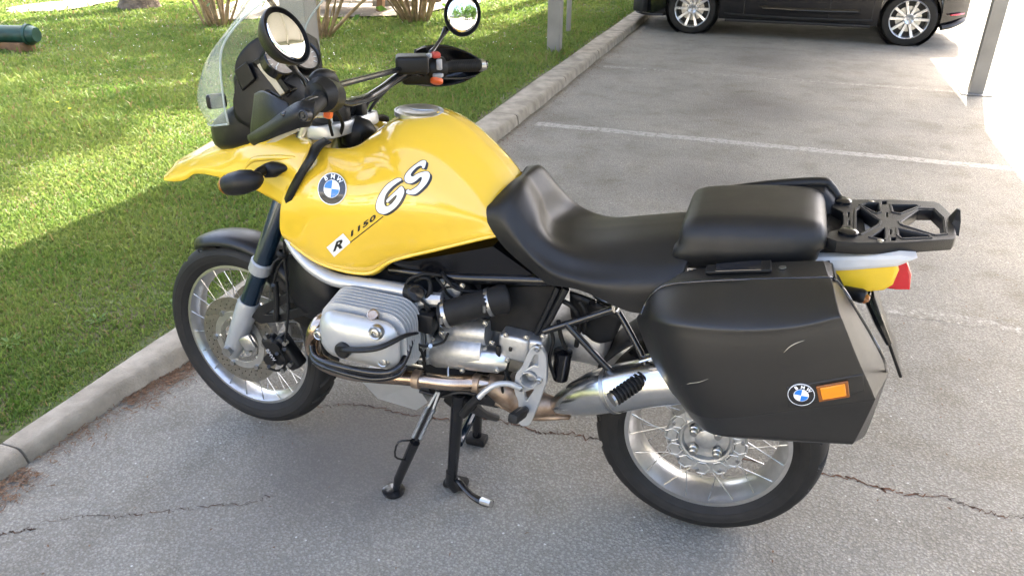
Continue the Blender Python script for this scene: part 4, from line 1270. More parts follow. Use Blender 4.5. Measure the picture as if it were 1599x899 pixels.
def on_beak(px, py, lift=.0):
    d = (r_ * ((px - 799.5) / FPX) - u_ * ((py - 449.5) / FPX) + f_).normalized()
    loc, n, _, _ = BB.ray_cast(CAM, d)
    if loc is None: return at(px, py, -.17)
    if n.dot(d) > 0: n = -n
    return loc + n * lift
MB().tube([on_beak(*p) for p in ((382, 268), (387, 258), (396, 250), (410, 247), (440, 246), (462, 246))], [.002, .006, .009, .010, .009, .004], 10, 5, flat=.9).build('beak_ridge', 'yellow_paint', beak, sharp=0)
# strap panels between beak and tank
for s in (-1, 1):
    L_ = ats([(506, 216, -.12), (488, 228, -.156), (480, 246, -.196), (462, 275, -.205), (450, 298, -.205), (441, 322, -.19)])
    R_ = ats([(518, 222, -.13), (504, 229, -.168), (491, 250, -.212), (474, 277, -.216), (462, 300, -.214), (452, 323, -.20)])
    rows = crom([tuple(p) for p in L_], 4), crom([tuple(p) for p in R_], 4)
    mid = (rows[0] + rows[1]) / 2 + np.array((0, -.003, 0))
    Gs = np.array([rows[0], mid, rows[1]])
    if s > 0: Gs[:, :, 1] *= -1
    MB().grid(Gs).build('strap_panel', 'black_plastic', bike, sharp=0, solid=.006)
# indicator on its stalk
for s in (1, -1):
    pod = crom(ats([(452, 262, -.182), (436, 263, -.19), (420, 266, -.195), (412, 268, -.20)]), 4)
    stalk = ats([(418, 264, -.19), (407, 268, -.225), (398, 276, -.25)])
    head = ats([(408, 275, -.245), (398, 280, -.26), (380, 284, -.27), (362, 288, -.27), (347, 291, -.265)])
    if s < 0:
        pod = [(x, -y, z) for x, y, z in pod]; stalk = [Vector((p.x, -p.y, p.z)) for p in stalk]; head = [Vector((p.x, -p.y, p.z)) for p in head]
    b = MB().tube(pod, list(np.interp(np.linspace(0, 1, 13), [0, .5, 1], [.004, .022, .018])), 12)
    b.tube(stalk, [.014, .013, .014], 10, 4)
    b.tube(head[:4] + [head[3].lerp(head[4], .6)], [.012, .026, .032, .030, .024], 16, 4)
    ind = b.build('indicator', 'black_plastic', bike, sharp=0)
    MB().tube([head[3].lerp(head[4], .35), head[3].lerp(head[4], .75), head[4]], [.0275, .0225, .006], 16, 4).build('lens', 'orange_dark', ind, sharp=0)

# ---- seats
def srow(sx, sy, yf, crest, flank1, flank2, low):
    """seat station: far silhouette point sets the crown height, near points the flank"""
    q = at(sx, sy, yf)
    x2 = crest.x
    return [Vector((q.x * .8 + x2 * .2, 0, q.z + .006)), Vector((q.x * .5 + x2 * .5, -yf * .85, q.z + .003)), crest, flank1, flank2, low]
SEAT = [
 ats([(813, 274, 0), (797, 285, -.07), (770, 313, -.125), (757, 336, -.152), (788, 387, -.168), (853, 443, -.175)]),
 ats([(824, 275, 0), (817, 288, -.075), (799, 311, -.132), (789, 344, -.166), (816, 394, -.182), (865, 446, -.180)]),
 ats([(841, 300, 0), (838, 323, -.085), (832, 354, -.142), (830, 386, -.172), (848, 418, -.190), (880, 448, -.185)]),
 srow(873, 327, .10, at(871, 386, -.142), at(870, 412, -.170), at(884, 434, -.190), at(905, 453, -.188)),
 srow(925, 338, .10, at(924, 401, -.140), at(922, 424, -.172), at(925, 444, -.196), at(935, 465, -.195)),
 srow(1000, 333, .10, at(998, 401, -.142), at(990, 424, -.175), at(985, 450, -.200), at(985, 487, -.200)),
 srow(1066, 328, .10, at(1066, 398, -.142), at(1060, 420, -.175), at(1057, 450, -.200), at(1052, 490, -.200)),
 srow(1090, 328, .10, at(1085, 396, -.125), at(1075, 415, -.15), at(1066, 445, -.17), at(1060, 490, -.19))]
GS_ = patch(SEAT, 8, 7); GSm = GS_.copy(); GSm[:, :, 1] *= -1
seat = MB().grid(GS_).grid(GSm, flip=True).build('seat', 'vinyl', bike, sharp=0, merge=True)
# pillion cushion
rings = []
for (x, zt, zb_, hw_, r) in ((1.366, .955, .895, .128, .03), (1.371, .982, .872, .146, .045), (1.388, 1.002, .860, .158, .062), (1.50, 1.018, .872, .162, .064), (1.60, 1.028, .892, .162, .062), (1.665, 1.030, .908, .156, .055), (1.690, 1.014, .920, .144, .045), (1.698, .985, .94, .125, .02)):
    ring = []
    zc, hz = (zt + zb_) / 2, (zt - zb_) / 2
    for (sy, sz, a0) in ((1, 1, 0), (-1, 1, 90), (-1, -1, 180), (1, -1, 270)):
        rr = min(r, hz * .98)
        for k in range(7):
            a = R(a0 + 15 * k)
            ring.append((x + (.012 if sz > 0 else 0), sy * (hw_ - rr) + rr * math.cos(a) + (0 if sz > 0 else sy * .003), zc + sz * (hz - rr) + rr * math.sin(a)))
    rings.append(ring)
MB().loft(rings).build('pillion_seat', 'vinyl', bike, sharp=50, sub=1)
# grab rail on the far side and tail base
for s in (1, -1):
    if s > 0:
        MB().tube(ats([(1090, 306, .15), (1112, 300, .15), (1200, 290, .15), (1280, 285, .15), (1296, 291, .148), (1310, 309, .14)]), [.006, .010, .014, .014, .012, .010], 10, 5).build('grab_rail', 'black_plastic', bike, sharp=0)
        RL = ats([(1112, 302, .15), (1200, 292, .15), (1278, 287, .15), (1294, 293, .148), (1308, 311, .14)])
        MB().grid(patch([RL, [p + Vector((-.004, -.035, -.012)) for p in RL], [p + Vector((-.01, -.05, -.05)) for p in RL]], 4, 4)).build('rail_panel', 'black_plastic', bike, sharp=0, solid=.006)
    else:
        MB().tube([(1.48, -.165, .90), (1.60, -.168, .905), (1.72, -.15, .94)], .009, 10, 5).build('grab_rail', 'black_plastic', bike, sharp=0)
# luggage rack: moulded plate with openings
def to_uv(px, py, z):
    g = ground(px, py, z); return (g.x, g.y)
ZR = .990
def rk(P): return [to_uv(1040 + a / 3.329, 260 + b_ / 3.329, ZR) for a, b_ in P]
out = rk([(838, 372), (850, 345), (905, 330), (925, 300), (922, 240), (868, 215), (870, 182), (1000, 176), (1180, 176), (1388, 186), (1420, 196), (1478, 250), (1492, 310), (1505, 360), (1490, 378), (1200, 398), (1000, 400), (890, 392)])
hl = [rk([(985, 232), (1010, 218), (1108, 285), (1100, 305), (1010, 352), (985, 345)]),
      rk([(1222, 290), (1310, 228), (1390, 228), (1440, 275), (1448, 350), (1395, 355), (1232, 305)]),
      rk([(1010, 205), (1040, 196), (1105, 196), (1112, 240), (1090, 245)]),
      rk([(1172, 205), (1290, 205), (1310, 212), (1215, 248), (1180, 240)]),
      rk([(1060, 370), (1130, 325), (1140, 328), (1142, 372), (1135, 384)]),
      rk([(1205, 328), (1360, 362), (1368, 374), (1230, 378), (1208, 362)]),
      rk([(940, 240), (957, 240), (957, 268), (940, 268)]), rk([(943, 282), (960, 282), (960, 310), (943, 310)]),
      rk([(1140, 240), (1155, 240), (1155, 268), (1140, 268)]), rk([(1158, 330), (1174, 330), (1174, 358), (1158, 358)]),
      rk([(1118, 182), (1150, 182), (1150, 200), (1118, 200)]), rk([(1165, 370), (1198, 370), (1198, 390), (1165, 390)])]
rm = fill2d([out] + hl, .024, .002)
RZ = ZR - .012
rack = MB().mesh(rm, Matrix.Translation((0, 0, RZ))).build('luggage_rack', 'black_plastic', bike, sharp=40)
# raised ribs round the openings, hooks, screws
for h in hl[:6]:
    c = np.mean(np.array(h), axis=0)
    b = MB(); pts = [(c[0] + (x - c[0]) * 1.10, c[1] + (y - c[1]) * 1.10, ZR + .001) for x, y in h]
    for k in range(len(pts)): b.cyl(pts[k], pts[(k + 1) % len(pts)], .0035, 6)
    b.build('rack_rib', 'black_plastic', rack)
for (a, b_) in ((915, 190), (945, 352)):
    u = to_uv(1040 + a / 3.329, 260 + b_ / 3.329, ZR)
    MB().lathe([(0, .022), (.008, .022), (.012, .016), (.012, 0)], (u[0], u[1], ZR), (0, 0, 1), 18).build('rack_knob', 'black_gloss', rack)
for (a, b_) in ((1065, 190), (1112, 393)):
    u = to_uv(1040 + a / 3.329, 260 + b_ / 3.329, ZR)
    MB().lathe([(0, .007), (.005, .007), (.006, .004), (.006, 0)], (u[0], u[1], ZR), (0, 0, 1), 10).build('rack_screw', 'steel', rack)
u = to_uv(1040 + 1490 / 3.329, 260 + 285 / 3.329, ZR)
MB().loft([[(u[0] - .012, u[1] - .035, ZR - .02), (u[0] + .012, u[1] - .04, ZR - .02), (u[0] + .012, u[1] + .04, ZR - .02), (u[0] - .012, u[1] + .035, ZR - .02)],
           [(u[0] - .004, u[1] - .025, ZR + .012), (u[0] + .010, u[1] - .03, ZR + .012), (u[0] + .010, u[1] + .02, ZR + .012), (u[0] - .004, u[1] + .015, ZR + .012)],
           [(u[0] + .002, u[1] - .004, ZR + .032), (u[0] + .008, u[1] - .006, ZR + .032), (u[0] + .008, u[1] + .006, ZR + .032), (u[0] + .002, u[1] + .004, ZR + .032)]]).build('rack_hook', 'black_plastic', rack, sharp=20)
MB().box((1.74, 0, .955), (.12, .20, .03), bev=.008).build('rack_mount', 'black_rough', rack)
# pale tail fairing, yellow tail, lamp, number plate holder
def slab(name, pts, y0, y1, m, parent, bev=.006, **k):
    """side outline (photo points at depth y0) carried across to y1"""
    P = ats([(a, b_, y0) for a, b_ in pts])
    f = fill2d([[(p.x, p.z) for p in P]], abs(y1 - y0), bev)
    return MB().mesh(f, Matrix.Translation((0, (y0 + y1) / 2, 0)) @ Matrix.Rotation(R(90), 4, 'X')).build(name, m, parent, sharp=40, **k)
slab('tail_fairing', [(1215, 412), (1240, 406), (1300, 404), (1404, 402), (1412, 404), (1400, 409), (1330, 415), (1270, 418), (1225, 418)], -.112, .112, 'white_plastic', bike, .010)
slab('tail_panel', [(1230, 422), (1300, 420), (1393, 413), (1396, 421), (1388, 440), (1378, 446), (1310, 453), (1240, 450)], -.105, .105, 'yellow_plain', bike, .010)
tl_ = slab('tail_lamp', [(1385, 446), (1392, 412), (1412, 410), (1419, 428), (1417, 448), (1400, 448)], -.075, .075, 'red_lens', bike, .006)
slab('tail_inner', [(1235, 428), (1375, 424), (1370, 440), (1300, 470), (1250, 500), (1200, 470)], -.07, .07, 'black_rough', bike)
MB().box(at(1408, 399, .0) + Vector((0, 0, 0)), (.012, .02, .01)).build('tail_stud', 'steel', bike)
pc = [Vector((1.835, 0, .84)), Vector((1.935, 0, .645))]
pd = (pc[1] - pc[0]).normalized()
plate = MB().box((pc[0] + pc[1]) / 2, (.008, .17, .225), rot=Matrix.Rotation(math.atan2(-pd.x, -pd.z), 3, 'Y'), bev=.003).build('plate_holder', 'black_plastic', bike)
MB().tube([at(1352, 458, -.07), at(1372, 500, -.07), at(1388, 535, -.075)], [.018, .022, .014], 8, 4, flat=.6).build('plate_arm', 'black_gloss', plate)
MB().tube([at(1318, 455, -.12), at(1345, 462, -.15), at(1352, 464, -.155)], [.014, .017, .013], 10, 3).build('indicator', 'black_plastic', bike, sharp=0)
MB().lathe([(0, .012), (.008, .011), (.012, .004), (.012, 0)], at(1349, 465, -.152), (.6, -.7, -.1), 14).build('lens', 'orange_dark', bpy.data.objects['indicator'], sharp=30)

# ---- side case
PN = [
 [(1062, 430, -.19), (1060, 428, -.20), (1085, 420, -.20), (1150, 412, -.20), (1240, 408, -.20), (1286, 407, -.20), (1300, 411, -.20), (1304, 420, -.19)],
 [(1024, 468, -.19), (1019, 458, -.265), (1044, 442, -.278), (1150, 436, -.28), (1240, 434, -.28), (1294, 432, -.28), (1306, 436, -.272), (1310, 440, -.19)],
 [(1020, 472, -.19), (1013, 466, -.275), (1042, 449, -.296), (1150, 442, -.300), (1240, 440, -.300), (1298, 438, -.300), (1312, 447, -.276), (1312, 447, -.19)],
 [(1005, 500, -.19), (1001, 486, -.285), (1040, 495, -.380), (1150, 504, -.395), (1240, 500, -.397), (1309, 486, -.395), (1336, 487, -.284), (1336, 487, -.19)],
 [(1000, 515, -.19), (998, 503, -.290), (1046, 520, -.394), (1150, 528, -.408), (1240, 522, -.410), (1316, 505, -.408), (1346, 503, -.288), (1346, 503, -.19)],
 [(1022, 568, -.19), (1020, 560, -.300), (1062, 585, -.398), (1150, 588, -.410), (1240, 580, -.412), (1338, 562, -.410), (1374, 550, -.292), (1374, 550, -.19)],
 [(1048, 612, -.19), (1050, 612, -.305), (1085, 640, -.390), (1150, 644, -.408), (1240, 633, -.411), (1362, 617, -.410), (1387, 578, -.292), (1387, 578, -.19)],
 [(1055, 620, -.19), (1058, 622, -.305), (1092, 653, -.380), (1150, 655, -.400), (1240, 645, -.404), (1362, 632, -.402), (1384, 592, -.292), (1384, 592, -.19)],
 [(1085, 655, -.19), (1082, 655, -.300), (1108, 674, -.345), (1160, 679, -.352), (1240, 684, -.354), (1334, 688, -.352), (1356, 668, -.292), (1356, 668, -.19)],
 [(1095, 662, -.19), (1094, 664, -.290), (1116, 678, -.325), (1162, 684, -.335), (1240, 689, -.337), (1328, 692, -.335), (1346, 684, -.285), (1346, 684, -.19)],
 [(1110, 672, -.19), (1108, 674, -.20), (1124, 680, -.20), (1164, 684, -.20), (1240, 688, -.20), (1322, 690, -.20), (1340, 684, -.20), (1340, 680, -.19)]]
def lerp3(a, b_, t): return tuple(a[k] + (b_[k] - a[k]) * t for k in range(3))
PN = [[r[0], r[1], r[2], r[3], r[4], lerp3(r[4], r[5], .90), lerp3(r[5], r[6], .03), lerp3(r[5], r[6], .14), lerp3(r[5], r[6], .88), r[6], r[7]] for r in PN]
PN = [[p if j not in (7, 8, 9, 10) else (p[0], p[1], p[2] + {7: .004, 8: .055, 9: .065, 10: .04}[j]) for j, p in enumerate(r)] if 1 < i < 10 else r for i, r in enumerate(PN)]
GP = patch([ats(r) for r in PN], 7, 6)
pann = MB().grid(GP).build('side_case', 'pannier_black', bike, sharp=0, recalc=True)
BP = BVHTree.FromPolygons([tuple(p) for p in GP.reshape(-1, 3)], [(i * GP.shape[1] + j, i * GP.shape[1] + j + 1, (i + 1) * GP.shape[1] + j + 1, (i + 1) * GP.shape[1] + j) for i in range(GP.shape[0] - 1) for j in range(GP.shape[1] - 1)])
def on_case(px, py, lift=0.0, normal=False):
    d = (r_ * ((px - 799.5) / FPX) - u_ * ((py - 449.5) / FPX) + f_).normalized()
    loc, n, _, _ = BP.ray_cast(CAM, d)
    if loc is None: loc, n = at(px, py, -.40), Vector((0, -1, 0))
    if n.dot(d) > 0: n = -n
    return (loc + n * lift, n) if normal else loc + n * lift
# inner shell, seam gasket, latch and handle
MB().loft([[tuple(p) for p in ats([(1045, 440, -.20), (1100, 418, -.20), (1290, 412, -.20), (1310, 430, -.20), (1380, 575, -.2), (1340, 682, -.2), (1115, 672, -.2), (1040, 600, -.2), (1005, 510, -.2)])],
           [tuple(p) for p in ats([(1055, 460, -.16), (1110, 440, -.16), (1290, 432, -.16), (1310, 450, -.16), (1376, 580, -.16), (1336, 676, -.16), (1118, 668, -.16), (1050, 600, -.16), (1018, 512, -.16)])]]).build('case_shell', 'pannier_black', pann, sharp=40)
seam = [on_case(*p, .0005) for p in ((1001, 492), (1008, 475), (1020, 458), (1042, 445), (1090, 440), (1150, 437), (1220, 435), (1290, 433.5), (1303, 436), (1320, 455), (1340, 488), (1362, 525), (1380, 560), (1384, 580))]
MB().tube(seam, .0030, 6, 4).build('case_seam', 'emblem_black', pann, sharp=0)
hb_ = MB()
P = [on_case(1102, 430, .002), on_case(1104, 419, .002), on_case(1205, 411, .002), on_case(1205, 427, .002)]
n_ = (P[1] - P[0]).cross(P[2] - P[1]).normalized()
if n_.z < 0: n_ = -n_
hb_.loft([[tuple(p) for p in P], [tuple(p + n_ * .007) for p in P]])
hd = hb_.build('case_latch', 'black_plastic', pann, sharp=20, bevel=.002)
Q = [P[0] * .85 + P[3] * .15, P[1] * .85 + P[2] * .15, P[1] * .14 + P[2] * .86, P[0] * .14 + P[3] * .86]
c_ = sum(Q, Vector()) / 4
MB().loft([[tuple(c_ + (q - c_) * .98 + n_ * .0072) for q in Q], [tuple(c_ + (q - c_) * Vector((.97, .55, .55)).x + n_ * .0082) for q in Q]]).build('case_handle', 'emblem_black', hd, sharp=20)
MB().lathe([(0, .008), (.003, .008), (.003, .0)], on_case(1222, 419, .001), n_, 14).build('case_lock', 'steel', pann)
# emblem and amber reflector in a shallow recess
c_, n_ = on_case(1251, 615, .001, True)
roundel('emblem', c_, n_, .0265, pann)
def quad(px4, lift, th, name, m, parent):
    P = [on_case(px, py, lift) for px, py in px4]
    _, n = on_case(sum(p[0] for p in px4) / 4, sum(p[1] for p in px4) / 4, 0, True)
    return MB().loft([[tuple(p) for p in P], [tuple(p + n * th) for p in P]]).build(name, m, parent, sharp=20, bevel=.0015)
quad([(1228, 604), (1348, 583), (1350, 610), (1232, 634)], -.001, .003, 'reflector_plate', 'pannier_black', pann)
rf = quad([(1274, 601), (1324, 592), (1327, 617), (1279, 625)], .002, .005, 'reflector', 'orange_dark', pann)
quad([(1280, 602.5), (1319, 595.5), (1321.5, 614), (1284, 620.5)], .006, .0035, 'reflector_face', 'orange_lens', rf)
# scuffs
for pts, r in ((((1224, 550), (1232, 542), (1242, 536), (1256, 531)), .0009), (((1064, 602), (1078, 598), (1092, 596), (1106, 591)), .0005)):
    MB().tube([on_case(*p, .0004) for p in pts], [r * .3, r, r, r * .3], 5, 4).build('scratch', 'label_tan', pann, sharp=0)

# ---- subframe tubes, pegs, plates
def tubes(name, specs, m, r, parent=bike, smooth=0, seg=10):
    o = None
    for s in specs: o = MB().tube(ats(s), r, seg, smooth).build(name, m, parent, sharp=40)
    return o
tubes('frame_tube', [[(884, 450, -.155), (846, 522, -.155)], [(872, 448, -.15), (838, 520, -.15)], [(850, 517, -.165), (905, 500, -.165), (958, 483, -.165)],
                     [(884, 505, -.168), (935, 560, -.175), (972, 598, -.18)]], 'black_tube', .0095)
tubes('peg_hanger', [[(966, 488, -.16), (980, 512, -.17), (1005, 560, -.19), (1008, 578, -.20), (996, 586, -.205), (962, 606, -.21)]], 'black_tube', .009, smooth=4)
tubes('frame_tube', [[(610, 420, -.14), (700, 432, -.15), (800, 436, -.15), (860, 438, -.15)]], 'black_gloss', .016, smooth=4)
MB().tube([(.62, .15, .80), (.85, .15, .79), (1.1, .15, .78), (1.3, .14, .78)], .014, 10, 3).build('frame_tube', 'black_tube', bike)
# pillion footpeg, ribbed rubber
A, B = at(1005, 590, -.22), at(958, 622, -.285)
peg = MB().tube([B, A], .015, 14).build('pillion_peg', 'black_rough', bike)
for k in range(9):
    c = A.lerp(B, .05 + .9 * k / 8)
    MB().cyl(c - (B - A).normalized() * .0022, c + (B - A).normalized() * .0022, .0215, 14).build('peg_rib', 'rubber', peg)
MB().cyl(B, B + (B - A).normalized() * .006, .020, 12).build('peg_end', 'steel', peg)
MB().box(at(1012, 588, -.20), (.05, .05, .05), bev=.012).build('peg_bracket', 'black_rough', bike)
# rider footrest plate with openings
FP = [(843, 541), (849, 548), (853, 560), (853, 592), (850, 602), (842, 625), (833, 648), (826, 660), (815, 660), (812, 650), (812, 625), (806, 608), (808, 583), (818, 570), (829, 546), (836, 540)]
def c3(P): return [(480 + a / 2.854, 400 + b_ / 2.854) for a, b_ in P]
fp = [[(p.x, p.z) for p in ats([(a, b_, -.175) for a, b_ in smooth_poly(FP)])]]
fp += [[(p.x, p.z) for p in ats([(a, b_, -.175) for a, b_ in q])] for q in (
    c3([(1012, 432), (1026, 424), (1036, 432), (1036, 488), (1016, 482), (978, 500)]),
    c3([(965, 595), (1012, 580), (1018, 590), (985, 640), (970, 635)]),
    [(828 + 13.5 * math.cos(a), 588 + 13.5 * math.sin(a)) for a in [2 * PI * k / 24 for k in range(24)]])]
plate_ = MB().mesh(fill2d(fp, .012, .003), Matrix.Translation((0, -.175, 0)) @ Matrix.Rotation(R(90), 4, 'X')).build('footrest_plate', 'silver_paint', bike, sharp=40)
cc = at(828, 588, -.17)
MB().lathe([(0, .026), (.020, .026), (.020, .0225), (-.02, .0225)], cc, (0, -1, 0), 32).build('plate_ring', 'silver_paint', plate_, sharp=30)
MB().lathe([(-.02, .0), (-.02, .0225)], cc, (0, -1, 0), 24).build('pivot', 'steel', plate_)
MB().lathe([(-.02, .012), (.0, .012), (.002, .007), (.002, 0)], cc, (0, -1, 0), 6).build('pivot_bolt', 'steel', plate_)
for px, py in ((840, 542), (843, 592), (814, 604)):
    MB().lathe([(0, .009), (.010, .009), (.012, .006), (.009, .004), (.009, 0)], at(px, py, -.183), (0, -1, 0), 14).build('plate_bolt', 'steel', plate_)
A, B = at(820, 640, -.19), at(803, 652, -.265)
pg = MB().tube([A, A.lerp(B, .3), B], [.012, .015, .014], 12).build('footpeg', 'dark_metal', bike)
MB().box(A.lerp(B, .68), (.030, .080, .028), rot=(B - A).to_track_quat('-Y', 'Z').to_matrix(), bev=.008).build('footpeg_rubber', 'rubber', pg)
# gear lever
tubes('gear_lever', [[(812, 606, -.19), (795, 599, -.20), (775, 600, -.215), (758, 610, -.225), (744, 624, -.235)]], 'silver_paint', .0085, smooth=4)
MB().tube(ats([(747, 621, -.235), (735, 632, -.24), (722, 648, -.245)]), [.012, .013, .012], 10, 3).build('gear_pedal', 'black_rough', bike)
# brake fluid pot, shock, drive arm
MB().lathe([(-.045, .012), (-.04, .021), (.0, .024), (.035, .024), (.037, .026), (.05, .026), (.052, .02), (.055, 0)], at(877, 572, -.12), (0.05, 0, 1), 18).build('reservoir', 'black_gloss', bike, sharp=30)
b = MB()
A, B = Vector((1.12, -.02, .50)), Vector((1.22, -.02, .76))
hel = []
for k in range(150):
    t = k / 149; a = 2 * PI * 7 * t
    d = (B - A).normalized(); e1 = d.orthogonal().normalized(); e2 = d.cross(e1)
    hel.append(A.lerp(B, t) + (e1 * math.cos(a) + e2 * math.sin(a)) * .040)
MB().tube(hel, .0065, 7).build('shock_spring', 'steel', bike, sharp=0)
MB().cyl(A, B, .022, 14).build('shock_body', 'dark_metal', bike)
MB().box((1.22, .13, .42), (.50, .07, .08), rot=Matrix.Rotation(R(12), 3, 'Y'), bev=.02, bseg=3).build('drive_arm', 'cast_aluminium', bike)
MB().box((1.12, .02, .56), (.20, .18, .12), bev=.03, bseg=3).build('drive_joint', 'cast_aluminium', bike)
MB().grid(patch([[at(890, 455, -.10), at(930, 470, -.10), at(975, 495, -.09)], [at(895, 500, -.09), at(930, 520, -.09), at(960, 525, -.085)], [at(925, 530, -.085), at(938, 534, -.085), at(952, 530, -.08)]], 5, 5)).build('side_cover', 'black_plastic', bike, sharp=0, solid=.01)
MB().lathe([(0, .010), (.006, .010), (.006, 0)], at(926, 472, -.11), (0, -1, 0), 14).build('cover_bolt', 'black_gloss', bike)
# inner mudguard over the rear wheel
rows = []
for k in range(20):
    a = R(20) + R(130) * k / 19
    rows.append([tuple(RC + Vector((.36 * math.cos(a), .085 * u, .36 * math.sin(a) + .02 * (1 - u * u)))) for u in np.linspace(-1, 1, 7)])
MB().grid(rows).build('rear_mudguard', 'black_rough', bike, sharp=0, solid=.005)

# ---- exhaust
mp = ats([(866, 633, -.13), (884, 627, -.145), (905, 621, -.155), (935, 612, -.165), (965, 606, -.175)]) + [at(1040, 594, -.19), Vector((1.62, -.20, .66)), Vector((1.70, -.20, .68))]
mf = MB().tube(mp, [.022, .036, .050, .060, .0635, .0635, .0635, .055], 28, 4).build('muffler', 'satin_steel', bike, sharp=0)
A = at(955, 608, -.172); B = at(961, 607, -.174)
MB().cyl(A, B, .0645, 28).build('muffler_band', 'steel', mf)
MB().tube(ats([(1002, 560, -.215), (1030, 552, -.225), (1060, 545, -.23)]), .018, 8, flat=.4).build('heat_shield', 'chrome', mf)
MB().tube(ats([(490, 540, -.27), (497, 560, -.275), (520, 574, -.27), (560, 584, -.255), (640, 590, -.225), (700, 597, -.20), (748, 598, -.175), (790, 605, -.15)]), [.019, .020, .021, .021, .022, .023, .024, .026], 20, 5).build('exhaust_pipe', 'exhaust_bronze', bike, sharp=0)
pipe = bpy.data.objects['exhaust_pipe']
for px, py, y in ((652, 591.5, -.221), (745, 598, -.176)):
    c = at(px, py, y); MB().tube([c - Vector((.012, 0, 0)), c - Vector((.010, 0, 0)), c + Vector((.010, 0, 0)), c + Vector((.012, 0, 0))], [.024, .0275, .0275, .024], 20).build('pipe_clamp', 'exhaust_rust', pipe)
MB().tube(ats([(760, 596, -.17), (790, 610, -.15), (825, 628, -.135), (868, 634, -.13)]), [.026, .044, .046, .026], 18, 5).build('exhaust_collector', 'exhaust_rust', bike, sharp=0)
MB().tube(ats([(775, 625, -.12), (830, 645, -.11), (890, 650, -.11)]), [.02, .028, .012], 12, 4, flat=.6).build('exhaust_collector', 'exhaust_rust', bike, sharp=0)

# ---- engine
MB().loft([rrect(.66, .58, .20, .16, .05, y) for y in (-.135, .135)]).build('engine_block', 'dark_metal', bike, sharp=40)
MB().loft([rrect(.93, .57, .13, .11, .04, y) for y in (-.10, .12)]).build('gearbox', 'cast_aluminium', bike, sharp=40)
def boxer(s):
    cx = .612
    secs = [(-.232, .108, .086, .045, .618), (-.318, .108, .074, .045, .627), (-.326, .119, .080, .050, .628), (-.338, .117, .072, .048, .632), (-.352, .109, .062, .045, .634), (-.364, .094, .047, .038, .636), (-.370, .072, .028, .026, .637), (-.372, .03, .012, .010, .637)]
    hd = MB().loft([rrect(cx, zc, hx, hz, r, s * abs(y), 7, R(-2)) for (y, hx, hz, r, zc) in secs[2:]]).build('valve_cover', 'silver_paint', bike, sharp=50, sub=1)
    MB().loft([rrect(cx, zc, hx, hz, r, s * abs(y), 7, R(-2)) for (y, hx, hz, r, zc) in ((-.225, .098, .078, .045, .618), (-.3265, .100, .064, .042, .628))]).build('head_core', 'black_rough', hd, sharp=50)  # core coloured black to stand in for shade between the fins
    for k in range(7):
        t = k / 6; y = -.236 - .077 * t
        hx, hz, zc = .127 - .003 * t, .107 - .020 * t, .618 + .010 * t
        f = MB().loft([rrect(cx, zc, hx, hz, .055, s * abs(y), 7, R(-2)), rrect(cx, zc, hx, hz, .055, s * (abs(y) + .0026), 7, R(-2))])
        f.build('fin', 'fin_alloy', hd, sharp=40)
    for k in range(6):
        y = -.150 - .015 * k
        f = MB().loft([rrect(cx + .01, .615, .115, .10, .05, s * abs(y) , 6), rrect(cx + .01, .615, .115, .10, .05, s * abs(y) + .004, 6)])
        f.build('cylinder_fin', 'cast_aluminium', hd, sharp=40)
    MB().loft([rrect(cx + .01, .615, .095, .082, .05, s * .12, 6), rrect(cx + .01, .615, .095, .082, .05, s * .24, 6)]).build('cylinder', 'cast_aluminium', hd, sharp=40)
    return hd
hd = boxer(-1); boxer(1)
for px, py, y, r in ((499, 521, -.345, .014), (587, 519, -.366, .016), (599, 563, -.356, .014)):
    MB().lathe([(-.01, r * 1.25), (.004, r * 1.2), (.008, r), (.006, r * .75), (.009, r * .7), (.010, r * .45), (.005, r * .4), (.005, 0)], at(px, py, y), (-.12 if px < 520 else .0, -1, .15), 20).build('cover_bolt', 'steel', hd, sharp=25)
MB().lathe([(-.01, .015), (.003, .015), (.004, .012), (.002, .011), (.002, 0)], at(582, 491, -.330), (0, -.6, .8), 20).build('oil_badge', 'exhaust_bronze', hd, sharp=25)
# cylinder guard: puck and curved black arm, lower double bar
cgd = MB().lathe([(-.01, .022), (.010, .022), (.014, .016), (.014, 0)], at(537, 545, -.372), (0, -1, .05), 24).build('cylinder_guard', 'black_plastic', bike, sharp=30)
MB().tube(ats([(535, 545, -.385), (560, 546, -.392), (590, 543, -.388), (612, 534, -.37), (632, 524, -.335), (650, 520, -.29)]), [.011, .0125, .0125, .012, .010, .008], 12, 4, flat=.55).build('guard_arm', 'black_plastic', cgd, sharp=0)
MB().tube(ats([(487, 540, -.31), (492, 556, -.335), (510, 566, -.355), (560, 578, -.365), (600, 582, -.36), (622, 574, -.345), (634, 556, -.31), (642, 530, -.27)]), .0095, 10, 5).build('guard_bar', 'black_tube', cgd, sharp=0)
MB().tube(ats([(486, 550, -.29), (494, 566, -.31), (530, 580, -.33), (580, 591, -.335), (618, 586, -.32), (634, 570, -.29)]), .0085, 10, 5).build('guard_bar', 'black_tube', cgd, sharp=0)
# header elbow in front of the cylinder
MB().tube(ats([(520, 492, -.22), (503, 500, -.27), (492, 515, -.29), (488, 535, -.285), (490, 550, -.275)]), .021, 16, 5).build('exhaust_elbow', 'exhaust_bronze', bike, sharp=0)
# pale front frame spar with black end cap
MB().tube(ats([(449, 372, -.17), (466, 395, -.18), (490, 418, -.19), (522, 436, -.198), (560, 443, -.20), (600, 448, -.20), (645, 456, -.20)]), [.012, .018, .021, .022, .021, .020, .020], 18, 5, flat=.85).build('frame_spar', 'silver_paint', bike, sharp=0)
e = MB().tube([at(640, 456, -.20), at(650, 457, -.215), at(651, 457, -.222)], [.024, .026, .021], 20).build('spar_cap', 'black_plastic', bike)
MB().lathe([(0, .021), (.004, .019), (.002, 0)], at(651, 457, -.222), (.3, -1, .1), 20).build('cap_face', 'black_gloss', e)
